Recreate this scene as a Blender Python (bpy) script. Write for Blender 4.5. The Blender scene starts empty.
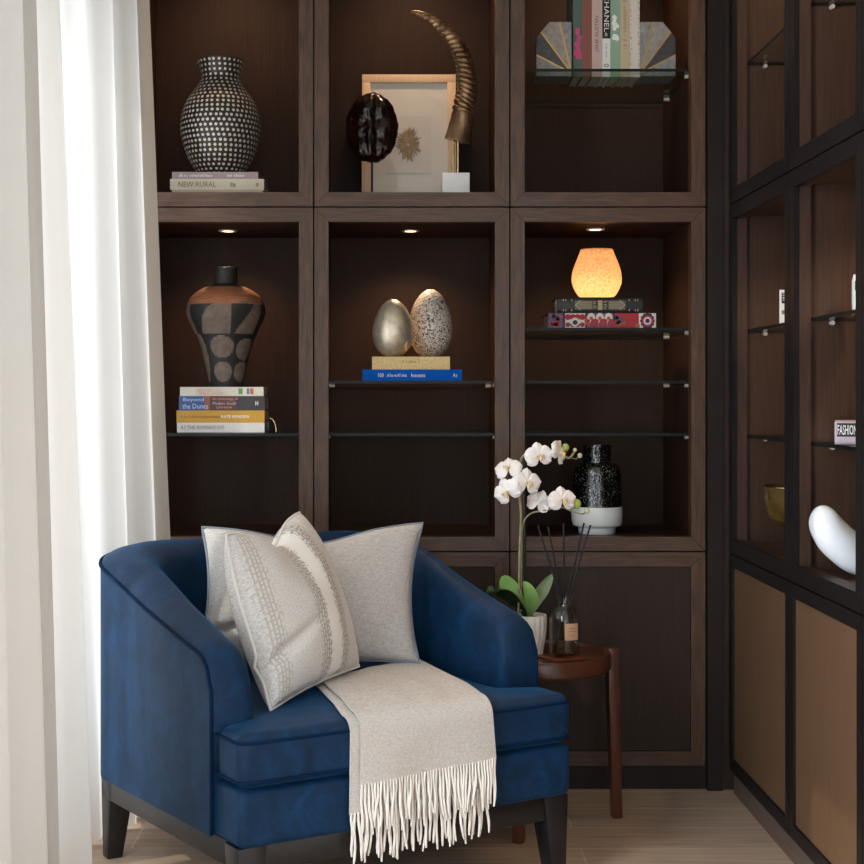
import bpy, bmesh, math, random
from mathutils import Vector, Matrix, noise
random.seed(4)
C = bpy.context.scene.collection
PI = math.pi
sc = bpy.context.scene
CAMH, F = 1.208, 1504.2           # lens height (m), focal length in pixels of the 864 px frame
def at(px, py, Y):                # world point seen at a pixel at depth Y
    return Vector(((px - 394) * Y / F, Y, CAMH + (395 - py) * Y / F))

# ------------------------------------------------------------------ materials
def srgb(h):
    h = h.lstrip('#'); o = []
    for i in (0, 2, 4):
        c = int(h[i:i+2], 16) / 255
        o.append(c / 12.92 if c <= .04045 else ((c + .055) / 1.055) ** 2.4)
    return (*o, 1)
def newmat(name):
    m = bpy.data.materials.new(name); m.use_nodes = True
    nt = m.node_tree; b = nt.nodes['Principled BSDF']
    return m, nt, b
def N(nt, typ, **kw):
    n = nt.nodes.new(typ)
    for k, v in kw.items():
        if k in n.inputs: n.inputs[k].default_value = v
        else: setattr(n, k, v)
    return n
def L(nt, a, b): nt.links.new(a, b)
def plain(name, col, rough=.5, metal=0, **kw):
    m, nt, b = newmat(name)
    b.inputs['Base Color'].default_value = srgb(col); b.inputs['Roughness'].default_value = rough
    b.inputs['Metallic'].default_value = metal
    for k, v in kw.items(): b.inputs[k.replace('_', ' ')].default_value = v
    return m
def ramp(nt, fac, stops):
    r = N(nt, 'ShaderNodeValToRGB'); e = r.color_ramp.elements
    while len(e) < len(stops): e.new(.5)
    for i, (p, c) in enumerate(stops):
        e[i].position = p; e[i].color = srgb(c) if isinstance(c, str) else c
    L(nt, fac, r.inputs[0]); return r
def bump(nt, b, h, strength, dist=.002):
    n = N(nt, 'ShaderNodeBump', Strength=strength, Distance=dist)
    L(nt, h, n.inputs['Height']); L(nt, n.outputs[0], b.inputs['Normal'])
def wood(name, c1, c2, grain=(70, 70, 3), rough=.45, bs=.25, coords='Object', spec=.5):
    m, nt, b = newmat(name)
    tc = N(nt, 'ShaderNodeTexCoord'); mp = N(nt, 'ShaderNodeMapping'); mp.inputs['Scale'].default_value = grain
    L(nt, tc.outputs[coords], mp.inputs[0])
    n1 = N(nt, 'ShaderNodeTexNoise', Scale=2.2, Detail=7, Roughness=.65, Distortion=.4); L(nt, mp.outputs[0], n1.inputs[0])
    r = ramp(nt, n1.outputs[0], [(.28, c1), (.72, c2)])
    L(nt, r.outputs[0], b.inputs['Base Color'])
    b.inputs['Roughness'].default_value = rough; b.inputs['Specular IOR Level'].default_value = spec
    bump(nt, b, n1.outputs[0], bs)
    return m
def noisy(name, stops, scale=20, rough=.5, metal=0, bs=0, detail=6, vor=False, stretch=(1, 1, 1), dist=.002, **kw):
    m, nt, b = newmat(name)
    tc = N(nt, 'ShaderNodeTexCoord'); mp = N(nt, 'ShaderNodeMapping'); mp.inputs['Scale'].default_value = stretch
    L(nt, tc.outputs['Object'], mp.inputs[0])
    if vor: n1 = N(nt, 'ShaderNodeTexVoronoi', Scale=scale)
    else: n1 = N(nt, 'ShaderNodeTexNoise', Scale=scale, Detail=detail)
    L(nt, mp.outputs[0], n1.inputs[0])
    L(nt, ramp(nt, n1.outputs[0], stops).outputs[0], b.inputs['Base Color'])
    b.inputs['Roughness'].default_value = rough; b.inputs['Metallic'].default_value = metal
    for k, v in kw.items(): b.inputs[k.replace('_', ' ')].default_value = v
    if bs: bump(nt, b, n1.outputs[0], bs, dist)
    return m
def woven(name, c1, c2, scale=500, bs=.6, dist=.001, sheen=.2, rough=.9):
    m, nt, b = newmat(name)
    tc = N(nt, 'ShaderNodeTexCoord')
    mx = N(nt, 'ShaderNodeMapping'); mx.inputs['Scale'].default_value = (scale * .12, scale * .12, scale)
    my = N(nt, 'ShaderNodeMapping'); my.inputs['Scale'].default_value = (scale, scale, scale * .12)
    a = N(nt, 'ShaderNodeTexNoise', Scale=1, Detail=2); c = N(nt, 'ShaderNodeTexNoise', Scale=1, Detail=2)
    L(nt, tc.outputs['Object'], mx.inputs[0]); L(nt, tc.outputs['Object'], my.inputs[0])
    L(nt, mx.outputs[0], a.inputs[0]); L(nt, my.outputs[0], c.inputs[0])
    mt = N(nt, 'ShaderNodeMath', operation='ADD'); L(nt, a.outputs[0], mt.inputs[0]); L(nt, c.outputs[0], mt.inputs[1])
    hf = N(nt, 'ShaderNodeMath', operation='MULTIPLY'); hf.inputs[1].default_value = .5; L(nt, mt.outputs[0], hf.inputs[0])
    L(nt, ramp(nt, hf.outputs[0], [(.38, c1), (.6, c2)]).outputs[0], b.inputs['Base Color'])
    b.inputs['Roughness'].default_value = rough; b.inputs['Sheen Weight'].default_value = sheen
    bump(nt, b, hf.outputs[0], bs, dist)
    return m
def clear(name, tint, refl=1.45, rough=0.0, graz=1, gloss_col=(1, 1, 1, 1)):      # thin architectural glass
    m = bpy.data.materials.new(name); m.use_nodes = True; nt = m.node_tree
    nt.nodes.remove(nt.nodes['Principled BSDF']); out = nt.nodes['Material Output']
    t = N(nt, 'ShaderNodeBsdfTransparent', Color=tint); g = N(nt, 'ShaderNodeBsdfGlossy', Roughness=rough, Color=gloss_col)
    lw = N(nt, 'ShaderNodeLayerWeight', Blend=.5); pw = N(nt, 'ShaderNodeMath', operation='POWER'); pw.inputs[1].default_value = 5
    f = N(nt, 'ShaderNodeMath', operation='MULTIPLY_ADD'); r0 = ((refl-1)/(refl+1))**2; f.inputs[1].default_value = graz*(1-r0); f.inputs[2].default_value = r0
    mx = N(nt, 'ShaderNodeMixShader'); L(nt, lw.outputs['Facing'], pw.inputs[0]); L(nt, pw.outputs[0], f.inputs[0])
    L(nt, f.outputs[0], mx.inputs[0]); L(nt, t.outputs[0], mx.inputs[1]); L(nt, g.outputs[0], mx.inputs[2])
    L(nt, mx.outputs[0], out.inputs[0]); return m
def sheer(name, col, transl, transp, wscale=900):
    m = bpy.data.materials.new(name); m.use_nodes = True; nt = m.node_tree
    b = nt.nodes['Principled BSDF']; out = nt.nodes['Material Output']
    b.inputs['Base Color'].default_value = srgb(col); b.inputs['Roughness'].default_value = .95
    t = N(nt, 'ShaderNodeBsdfTranslucent', Color=srgb(col)); p = N(nt, 'ShaderNodeBsdfTransparent')
    tc = N(nt, 'ShaderNodeTexCoord'); mp = N(nt, 'ShaderNodeMapping'); mp.inputs['Scale'].default_value = (wscale, wscale, wscale * .25)
    n1 = N(nt, 'ShaderNodeTexNoise', Scale=1, Detail=2); L(nt, tc.outputs['Object'], mp.inputs[0]); L(nt, mp.outputs[0], n1.inputs[0])
    bump(nt, b, n1.outputs[0], .5, .001)
    a = N(nt, 'ShaderNodeMixShader', Fac=transl); c = N(nt, 'ShaderNodeMixShader', Fac=transp)
    L(nt, b.outputs[0], a.inputs[1]); L(nt, t.outputs[0], a.inputs[2])
    L(nt, a.outputs[0], c.inputs[1]); L(nt, p.outputs[0], c.inputs[2]); L(nt, c.outputs[0], out.inputs[0]); return m

M = {}
M['frame'] = wood('wenge_frame', '#2a1910', '#60432f', (60, 60, 4), .4, .3, spec=.45)
M['frame_h'] = wood('wenge_rail', '#2a1910', '#60432f', (4, 60, 60), .4, .3, spec=.45)
M['inner'] = wood('wenge_panel', '#25160e', '#3b2519', (120, 120, 3), .55, .2, spec=.22)
M['inner_r'] = wood('walnut_panel', '#2a170d', '#452a19', (90, 90, 3), .55, .25)
M['black'] = wood('ebonised_frame', '#100d0e', '#1d1818', (70, 70, 4), .45, .25, spec=.22)
M['post'] = wood('dark_post', '#150e0b', '#251914', (70, 70, 4), .45, .25, spec=.3)
M['reveal'] = wood('brown_reveal', '#23150e', '#382115', (70, 70, 4), .5, .2)
M['black_h'] = wood('ebonised_rail', '#100d0e', '#1d1818', (4, 70, 70), .45, .25, spec=.22)
M['doorp'] = wood('wenge_door_panel', '#241710', '#38271c', (110, 110, 3), .5, .25, spec=.3)
M['doorb'] = wood('oak_brown_panel', '#4c3828', '#6d5038', (130, 130, 3), .5, .2)
M['dark'] = plain('shadow_gap', '#0b0909', .8)
M['plinth'] = wood('brown_plinth', '#4e4038', '#6a594d', (3, 3, 60), .5, .1)
M['walnut'] = wood('walnut_table', '#3c1f14', '#6b3a25', (6, 60, 60), .28, .15)
M['walnut_v'] = wood('walnut_leg', '#3c1f14', '#683924', (80, 80, 5), .3, .15)
M['blackwood'] = noisy('black_lacquer', [(.3, '#111114'), (.7, '#1a1a1d')], 30, .33)
M['plaster'] = noisy('plaster', [(.3, '#d8d3cb'), (.7, '#dfdbd4')], 8, .9)
M['glass'] = clear('shelf_glass', (.88, .93, .91, 1), 1.45, graz=.45)
M['pane'] = clear('window_glass', (.99, .99, .99, 1), 1.4)
M['bottle'] = clear('bottle_glass', (.97, .98, .98, 1), 1.5, .01, graz=.8)
M['oil'] = clear('reed_oil', (.86, .74, .45, 1), 1.35)
M['edge'] = plain('glass_edge', '#0a1210', .4, **{'Specular_IOR_Level': .25})
M['steel'] = plain('steel', '#d7d2cb', .3, .35)
M['brass'] = plain('brass', '#cdb287', .25, 1)
M['gold'] = plain('gold_line', '#c9a565', .35, .8)
M['paper'] = noisy('page_edges', [(.3, '#cfc6b4'), (.7, '#e4dccb')], 300, .9, stretch=(.02, .02, 1))
M['white'] = plain('white_glaze', '#fbfbfa', .25)
def velvet():
    m, nt, b = newmat('blue_velvet')
    tc = N(nt, 'ShaderNodeTexCoord')
    mp = N(nt, 'ShaderNodeMapping'); mp.inputs['Scale'].default_value = (1, 1, .8); L(nt, tc.outputs['Object'], mp.inputs[0])
    n1 = N(nt, 'ShaderNodeTexNoise', Scale=13, Detail=9, Roughness=.66, Distortion=.8); L(nt, mp.outputs[0], n1.inputs[0])
    L(nt, ramp(nt, n1.outputs[0], [(.3, '#011c35'), (.5, '#022847'), (.7, '#05365c')]).outputs[0], b.inputs['Base Color'])
    b.inputs['Roughness'].default_value = .62; b.inputs['Specular IOR Level'].default_value = .25
    b.inputs['Sheen Weight'].default_value = .42; b.inputs['Sheen Roughness'].default_value = .35
    b.inputs['Sheen Tint'].default_value = srgb('#2f84c0')
    n2 = N(nt, 'ShaderNodeTexNoise', Scale=700, Detail=2); L(nt, tc.outputs['Object'], n2.inputs[0])
    bump(nt, b, n2.outputs[0], .25, .001)
    return m
M['velvet'] = velvet()
M['pipe_blue'] = plain('blue_piping', '#05203e', .8, Specular_IOR_Level=.1)
M['linen'] = woven('grey_linen', '#aaa6a3', '#cecbc8', 620, .9, .0015)
M['pipe_grey'] = plain('blue_grey_piping', '#7d8796', .8)
M['throw'] = woven('beige_throw', '#b0aaa5', '#d0cbc6', 900, .7, .001)
M['tassel'] = plain('cream_tassel', '#e6e0d8', .9, Sheen_Weight=.3)
def fret():                                    # pillow with raised fret lines beside a smooth centre band
    m, nt, b = newmat('fret_weave')
    uv = N(nt, 'ShaderNodeUVMap'); sp = N(nt, 'ShaderNodeSeparateXYZ'); L(nt, uv.outputs[0], sp.inputs[0])
    tc = N(nt, 'ShaderNodeTexCoord')
    vo = N(nt, 'ShaderNodeTexVoronoi', Scale=34, feature='DISTANCE_TO_EDGE', distance='CHEBYCHEV') if False else N(nt, 'ShaderNodeTexBrick', Scale=10.5)
    vo.inputs['Mortar Size'].default_value = .055; vo.inputs['Color1'].default_value = (0, 0, 0, 1); vo.inputs['Color2'].default_value = (.12, .12, .12, 1); vo.inputs['Mortar'].default_value = (1, 1, 1, 1)
    vo.offset = .37; vo.squash = .55; vo.squash_frequency = 3
    mp = N(nt, 'ShaderNodeMapping'); mp.inputs['Rotation'].default_value = (0, 0, PI / 2); L(nt, uv.outputs[0], mp.inputs[0])
    nz = N(nt, 'ShaderNodeTexNoise', Scale=40, Detail=1); L(nt, uv.outputs[0], nz.inputs[0])
    L(nt, mp.outputs[0], vo.inputs[0])
    ad = N(nt, 'ShaderNodeMath', operation='SUBTRACT'); L(nt, sp.outputs[0], ad.inputs[0]); ad.inputs[1].default_value = .60
    ab = N(nt, 'ShaderNodeMath', operation='ABSOLUTE'); L(nt, ad.outputs[0], ab.inputs[0])
    sg = N(nt, 'ShaderNodeMath', operation='MULTIPLY_ADD'); L(nt, nz.outputs[0], sg.inputs[0]); sg.inputs[1].default_value = .10; L(nt, ab.outputs[0], sg.inputs[2])
    zone = ramp(nt, sg.outputs[0], [(.115, (0, 0, 0, 1)), (.13, (1, 1, 1, 1)), (.19, (1, 1, 1, 1)), (.24, (.0, .0, .0, 1)), (.50, (.0, .0, .0, 1)), (.53, (.6, .6, .6, 1)), (.60, (.6, .6, .6, 1)), (.63, (0, 0, 0, 1))])
    fr = N(nt, 'ShaderNodeMath', operation='MULTIPLY'); L(nt, vo.outputs[0], fr.inputs[0]); L(nt, zone.outputs[0], fr.inputs[1])
    mw = N(nt, 'ShaderNodeMapping'); mw.inputs['Scale'].default_value = (110, 110, 110); L(nt, uv.outputs[0], mw.inputs[0])
    wv = N(nt, 'ShaderNodeTexNoise', Scale=1, Detail=2); L(nt, mw.outputs[0], wv.inputs[0])
    sm = N(nt, 'ShaderNodeMath', operation='MULTIPLY_ADD'); L(nt, wv.outputs[0], sm.inputs[0]); sm.inputs[1].default_value = .7; L(nt, fr.outputs[0], sm.inputs[2])
    base = ramp(nt, wv.outputs[0], [(.35, '#bfbcba'), (.6, '#d9d6d3')])
    bandc = ramp(nt, sg.outputs[0], [(.10, (1, 1, 1, 1)), (.14, (0, 0, 0, 1))])
    m1 = N(nt, 'ShaderNodeMix', data_type='RGBA'); L(nt, bandc.outputs[0], m1.inputs[0]); L(nt, base.outputs[0], m1.inputs[6]); m1.inputs[7].default_value = srgb('#e9e6e2')
    mix = N(nt, 'ShaderNodeMix', data_type='RGBA'); L(nt, fr.outputs[0], mix.inputs[0]); L(nt, m1.outputs[2], mix.inputs[6]); mix.inputs[7].default_value = srgb('#a39b91')
    L(nt, mix.outputs[2], b.inputs['Base Color'])
    b.inputs['Roughness'].default_value = .8; b.inputs['Sheen Weight'].default_value = .2
    bump(nt, b, sm.outputs[0], .7, .002)
    return m
M['fret'] = fret()
def oak_floor():
    m, nt, b = newmat('oak_floor')
    tc = N(nt, 'ShaderNodeTexCoord')
    br = N(nt, 'ShaderNodeTexBrick', Scale=1); br.offset = .37; br.inputs['Brick Width'].default_value = 1.9; br.inputs['Row Height'].default_value = .19
    br.inputs['Mortar Size'].default_value = .0035; br.inputs['Mortar Smooth'].default_value = .3
    br.inputs['Color1'].default_value = srgb('#d2baa4'); br.inputs['Color2'].default_value = srgb('#c2aa96'); br.inputs['Mortar'].default_value = srgb('#e2d2c2')
    mo = N(nt, 'ShaderNodeMapping'); mo.inputs['Location'].default_value = (.7, -.02, 0); L(nt, tc.outputs['Object'], mo.inputs[0]); L(nt, mo.outputs[0], br.inputs[0])
    mp = N(nt, 'ShaderNodeMapping'); mp.inputs['Scale'].default_value = (2.2, 34, 1); L(nt, tc.outputs['Object'], mp.inputs[0])
    n1 = N(nt, 'ShaderNodeTexNoise', Scale=1.6, Detail=8, Roughness=.7, Distortion=.6); L(nt, mp.outputs[0], n1.inputs[0])
    r = ramp(nt, n1.outputs[0], [(.25, '#a89c90'), (.75, '#ffffff')])
    mx = N(nt, 'ShaderNodeMix', data_type='RGBA', blend_type='MULTIPLY'); mx.inputs[0].default_value = .75
    L(nt, br.outputs[0], mx.inputs[6]); L(nt, r.outputs[0], mx.inputs[7]); L(nt, mx.outputs[2], b.inputs['Base Color'])
    b.inputs['Roughness'].default_value = .5; bump(nt, b, n1.outputs[0], .15)
    return m
M['floor'] = oak_floor()

# ------------------------------------------------------------------ mesh builder
class MB:
    def __init__(s): s.v = []; s.f = []; s.m = []; s.uv = {}
    def add(s, vs, fs, mi=0):
        o = len(s.v); s.v += [Vector(v) for v in vs]
        for f in fs: s.f.append([i + o for i in f]); s.m.append(mi)
        return o
    def box(s, x0, x1, y0, y1, z0, z1, mi=0):
        s.add([(x0,y0,z0),(x1,y0,z0),(x1,y1,z0),(x0,y1,z0),(x0,y0,z1),(x1,y0,z1),(x1,y1,z1),(x0,y1,z1)],
              [(0,3,2,1),(4,5,6,7),(0,1,5,4),(1,2,6,5),(2,3,7,6),(3,0,4,7)], mi)
        return s
    def prism(s, poly, axis, a, b, mi=0):      # poly: 2D points (the two other axes in x,y,z order), extruded a..b
        n = len(poly)
        def mk(p, t):
            if axis == 'y': return (p[0], t, p[1])
            if axis == 'x': return (t, p[0], p[1])
            return (p[0], p[1], t)
        vs = [mk(p, a) for p in poly] + [mk(p, b) for p in poly]
        fs = [list(range(n))[::-1], list(range(n, 2*n))] + [(i, (i+1) % n, n + (i+1) % n, n + i) for i in range(n)]
        s.add(vs, fs, mi); return s
    def lathe(s, prof, c=(0,0,0), seg=48, mi=0, capb=True, capt=True, matf=None):
        c = Vector(c); o = len(s.v)
        for r, z in prof:
            for k in range(seg):
                a = 2*PI*k/seg; s.v.append(c + Vector((r*math.cos(a), r*math.sin(a), z)))
        for i in range(len(prof)-1):
            for k in range(seg):
                k2 = (k+1) % seg
                s.f.append([o+i*seg+k, o+i*seg+k2, o+(i+1)*seg+k2, o+(i+1)*seg+k])
                s.m.append(matf((k+.5)/seg*2*PI, (prof[i][1]+prof[i+1][1])/2) if matf else mi)
        if capb: s.f.append([o+k for k in range(seg)][::-1]); s.m.append(s.m[-1] if not matf else mi)
        if capt: s.f.append([o+(len(prof)-1)*seg+k for k in range(seg)]); s.m.append(mi)
        return s
    def tube(s, pts, rad, seg=8, mi=0, caps=True, closed=False, flat=1):
        pts = [Vector(p) for p in pts]; n = len(pts); o = len(s.v)
        if not hasattr(rad, '__len__'): rad = [rad]*n
        up = None
        for i, p in enumerate(pts):
            if closed: d = pts[(i+1) % n] - pts[i-1]
            else: d = pts[min(i+1, n-1)] - pts[max(i-1, 0)]
            d.normalize()
            if up is None: up = d.orthogonal()
            up = (up - d*up.dot(d)); up = up.normalized() if up.length > 1e-6 else d.orthogonal().normalized()
            w = d.cross(up)
            for k in range(seg):
                a = 2*PI*k/seg; s.v.append(p + rad[i]*(math.cos(a)*up + flat*math.sin(a)*w))
        for i in range(n if closed else n-1):
            j = (i+1) % n
            for k in range(seg):
                k2 = (k+1) % seg; s.f.append([o+i*seg+k, o+i*seg+k2, o+j*seg+k2, o+j*seg+k]); s.m.append(mi)
        if caps and not closed:
            s.f.append([o+k for k in range(seg)][::-1]); s.m.append(mi)
            s.f.append([o+(n-1)*seg+k for k in range(seg)]); s.m.append(mi)
        return s
    def loft(s, rings, mi=0, caps=True, closed=True):
        o = len(s.v); n = len(rings[0])
        for r in rings: s.v += [Vector(p) for p in r]
        for i in range(len(rings)-1):
            for k in range(n if closed else n-1):
                k2 = (k+1) % n; s.f.append([o+i*n+k, o+i*n+k2, o+(i+1)*n+k2, o+(i+1)*n+k]); s.m.append(mi)
        if caps:
            s.f.append([o+k for k in range(n)][::-1]); s.m.append(mi)
            s.f.append([o+(len(rings)-1)*n+k for k in range(n)]); s.m.append(mi)
        return s
    def grid(s, fn, nu, nv, mi=0, uv=None):
        o = len(s.v)
        for j in range(nv+1):
            for i in range(nu+1):
                s.v.append(Vector(fn(i/nu, j/nv)))
                s.uv[len(s.v)-1] = (i/nu, j/nv)
        for j in range(nv):
            for i in range(nu):
                a = o + j*(nu+1) + i
                s.f.append([a, a+1, a+nu+2, a+nu+1]); s.m.append(mi)
        return s
    def build(s, name, mats, parent=None, off=None, bevel=0, smooth=None, merge=0, recalc=True, segs=2):
        if not isinstance(mats, (list, tuple)): mats = [mats]
        me = bpy.data.meshes.new(name); bm = bmesh.new()
        off = Vector(off) if off is not None else Vector()
        vs = [bm.verts.new(v - off) for v in s.v]
        lay = bm.loops.layers.uv.new('UVMap') if s.uv else None
        for f, mi in zip(s.f, s.m):
            try: fa = bm.faces.new([vs[i] for i in f])
            except ValueError: continue
            fa.material_index = mi
            if lay:
                for lp, i in zip(fa.loops, f): lp[lay].uv = s.uv.get(i, (0, 0))
        if merge: bmesh.ops.remove_doubles(bm, verts=bm.verts, dist=merge)
        if recalc: bmesh.ops.recalc_face_normals(bm, faces=bm.faces)
        if bevel:
            es = [e for e in bm.edges if len(e.link_faces) == 2 and e.calc_face_angle(0) > .5]
            bmesh.ops.bevel(bm, geom=es, offset=bevel, segments=segs, affect='EDGES', profile=.5, clamp_overlap=True)
        if smooth is not None or bevel:
            for f in bm.faces: f.smooth = True
        bm.to_mesh(me); bm.free()
        if smooth is not None or bevel: me.set_sharp_from_angle(angle=math.radians(smooth if smooth else 40))
        for m in mats: me.materials.append(m)
        o = bpy.data.objects.new(name, me); C.objects.link(o)
        if parent: o.parent = parent
        return o
def thing(name, label, cat, loc=(0,0,0), rz=0, group=None, rot=None):
    o = bpy.data.objects.new(name, None); C.objects.link(o); o.empty_display_size = .05
    o.location = loc; o.rotation_euler = rot if rot else (0, 0, rz)
    o['label'] = label; o['category'] = cat
    if group: o['group'] = group
    return o
def struct(o, label=None):
    o['kind'] = 'structure'
    if label: o['label'] = label
    return o
def lettering(text, w, h, mat, parent, loc, rot=(PI/2, 0, 0), name='lettering'):
    cu = bpy.data.curves.new('t', 'FONT'); cu.body = text; cu.extrude = 0; cu.resolution_u = 2
    ob = bpy.data.objects.new('t', cu); C.objects.link(ob)
    dg = bpy.context.evaluated_depsgraph_get(); dg.update()
    me = bpy.data.meshes.new_from_object(ob.evaluated_get(dg))
    bpy.data.objects.remove(ob); bpy.data.curves.remove(cu)
    xs = [v.co.x for v in me.vertices]; ys = [v.co.y for v in me.vertices]
    x0, x1, y0, y1 = min(xs), max(xs), min(ys), max(ys)
    for v in me.vertices:
        v.co.x = ((v.co.x - x0)/(x1-x0) - .5)*w; v.co.y = ((v.co.y - y0)/(y1-y0) - .5)*h
    me.materials.clear(); me.materials.append(mat)
    o = bpy.data.objects.new(name, me); C.objects.link(o)
    o.parent = parent; o.location = loc; o.rotation_euler = rot
    return o

# ------------------------------------------------------------------ room shell
YB, ZC = 4.60, 2.98                 # plane of the bookcase fronts, ceiling height
XL, XR, YN, YBACK = -1.02, 1.62, -2.6, 5.30
struct(MB().box(XL-.15, XR+.15, YN-.15, YBACK+.1, -.1, 0).build('floor', M['floor']))
struct(MB().box(XL-.15, XR+.15, YN-.15, YBACK+.1, ZC, ZC+.1).build('ceiling', M['plaster']))
struct(MB().box(XL-.15, XR+.15, YBACK, YBACK+.1, 0, ZC).build('wall_back', M['plaster']))
struct(MB().box(XR, XR+.15, YN, YBACK, 0, ZC).build('wall_right', M['plaster']))
W1, W2, WZ0, WZ1 = (2.62, 4.42), (.75, 2.48), .12, 2.45
mb = MB()
for y0, y1 in ((YN, W2[0]), (W2[1], W1[0]), (W1[1], YBACK)): mb.box(XL-.15, XL, y0, y1, 0, ZC)
for y0, y1 in (W1, W2): mb.box(XL-.15, XL, y0, y1, 0, WZ0); mb.box(XL-.15, XL, y0, y1, WZ1, ZC)
struct(mb.build('wall_left', M['plaster']))
mb = MB(); mb.box(XL-.15, -.75, YN-.15, YN, 0, ZC); mb.box(1.35, XR+.15, YN-.15, YN, 0, ZC)
mb.box(-.75, 1.35, YN-.15, YN, 0, .1); mb.box(-.75, 1.35, YN-.15, YN, 2.6, ZC)
struct(mb.build('wall_front', M['plaster']))
M['winframe'] = plain('window_frame_paint', '#2a2a2c', .4)
def window(i, yr, ax):
    o = bpy.data.objects.new(f'window_{i}', None); C.objects.link(o); struct(o)
    a, b = yr; z0, z1 = (WZ0, WZ1) if ax == 'x' else (.1, 2.6)
    mb, gl = MB(), MB(); t = .045
    for p0, p1, q0, q1 in ((a, a+t, z0, z1), (b-t, b, z0, z1), ((a+b)/2-t/2, (a+b)/2+t/2, z0, z1), (a, b, z0, z0+t), (a, b, z1-t, z1)):
        if ax == 'x': mb.box(XL-.11, XL-.06, p0, p1, q0, q1)
        else: mb.box(p0, p1, YN-.11, YN-.06, q0, q1)
    if ax == 'x': gl.box(XL-.088, XL-.082, a+.01, b-.01, z0+.01, z1-.01)
    else: gl.box(a+.01, b-.01, YN-.088, YN-.082, z0+.01, z1-.01)
    mb.build('window_frame', M['winframe'], o); gl.build('window_pane', M['pane'], o)
window(1, W1, 'x'); window(2, W2, 'x'); window(3, (-.75, 1.35), 'y')  # the last, behind the camera, is unseen and added to admit fill light

# ------------------------------------------------------------------ cabinets
FW, FT, G = .043, .045, .0022       # face frame width, thickness, half the shadow gap
def face_frame(mb, W, H, fw=FW, t=FT, y=0):
    a, b = G, W-G; c, d = G, H-G; e = .0006
    mb.prism([(a+e, c), (b-e, c), (b-fw-e, c+fw), (a+fw+e, c+fw)], 'y', y, y+t, 1)
    mb.prism([(a+e, d), (a+fw+e, d-fw), (b-fw-e, d-fw), (b-e, d)], 'y', y, y+t, 1)
    mb.prism([(a, c+e), (a+fw, c+fw+e), (a+fw, d-fw-e), (a, d-e)], 'y', y, y+t)
    mb.prism([(b, c+e), (b, d-e), (b-fw, d-fw-e), (b-fw, c+fw+e)], 'y', y, y+t)
def open_unit(label, loc, W, H, d, rz, fm, im, shelves, thin=False, group='open bookcase units'):
    t = thing('bookcase_unit', label, 'bookcase', loc, rz, group)
    mb = MB(); s = .028; lo, hi = .034, H-.035
    mb.box(.004, s, FT, d, .004, H-.004).box(W-s, W-.004, FT, d, .004, H-.004)
    mb.box(s, W-s, FT, d, .004, lo).box(s, W-s, FT, d, hi, H-.004).box(s, W-s, d-.012, d, lo, hi)
    mb.build('carcass', im, t)
    mb = MB(); face_frame(mb, W, H, t=.014 if thin else FT); mb.build('face_frame', [fm, HG[fm.name]], t)
    if thin:
        mb = MB(); mb.box(.004, FW, .0145, FT, .004, H-.004).box(W-FW, W-.004, .0145, FT, .004, H-.004).box(FW, W-FW, .0145, FT, .004, FW).box(FW, W-FW, .0145, FT, H-FW, H-.004); mb.build('frame_return', im, t)
    for zs in shelves:
        z = zs - loc[2]
        g = MB(); y0, y1 = FT+.004, d-.02
        g.box(s+.002, W-s-.002, y0, y1, z-.009, z)
        gl = g.build('glass_shelf', [M['glass'], M['edge']], t)
        for p in gl.data.polygons:
            if abs(p.normal.z) < .5: p.material_index = 1
        for px in (s, W-s):
            for py in (.10, d-.12):
                pn = MB(); sg = 1 if px == s else -1
                pn.tube([(px, py, z-.014), (px+sg*.018, py, z-.0145)], .0055, 10)
                pn.build('shelf_pin', M['steel'], gl, smooth=40)
    return t
def door_unit(label, loc, W, H, d, rz, fm, pm, group='base cupboards', fw=.044):
    t = thing('base_cupboard', label, 'cupboard', loc, rz, group)
    MB().box(.004, W-.004, .024, d, .004, H-.004).build('carcass', fm, t)
    mb = MB(); face_frame(mb, W, H, fw, .022); dr = mb.build('door', [fm, HG[fm.name]], t)
    mb = MB(); mb.box(G+fw+.0016, W-G-fw-.0016, .007, .0205, G+fw+.0016, H-G-fw-.0016)
    mb.build('door_panel', pm, dr)
    return t
HG = {'wenge_frame': M['frame_h'], 'ebonised_frame': M['black_h']}
X0, PW = -.8456, .600
Z1, Z2, Z3 = .729, 1.783, 2.837
PB = .072                           # underside of the base cupboards
BD = .585
names = ['dotted vase', 'horn sculpture', 'row of upright books']
for k, nm in enumerate(['dark wood open bookcase unit holding the round dotted vase, upper left by the curtain',
                        'dark wood open bookcase unit holding the curved horn and leaning framed picture',
                        'dark wood open bookcase unit holding the upright books between fan bookends']):
    open_unit(nm, (X0+k*PW, YB, Z2), PW, Z3-Z2, BD, 0, M['frame'], M['inner'], [2.2165] if k == 2 else [])
for k, nm in enumerate(['dark wood open bookcase unit behind the chair, holding the black and terracotta vase',
                        'dark wood open bookcase unit holding the two large eggs',
                        'dark wood open bookcase unit holding the amber glass vase']):
    open_unit(nm, (X0+k*PW, YB, Z1), PW, Z2-Z1, BD, 0, M['frame'], M['inner'], [[1.09], [1.252, 1.09], [1.416, 1.252, 1.09]][k])
for k, nm in enumerate(['dark wood base cupboard hidden behind the left of the blue armchair',
                        'dark wood base cupboard whose door shows just above the armchair right arm',
                        'dark wood base cupboard with large panelled door behind the round side table']):
    door_unit(nm, (X0+k*PW, YB, PB), PW, Z1-PB, BD, 0, M['frame'], M['doorp'])
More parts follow.
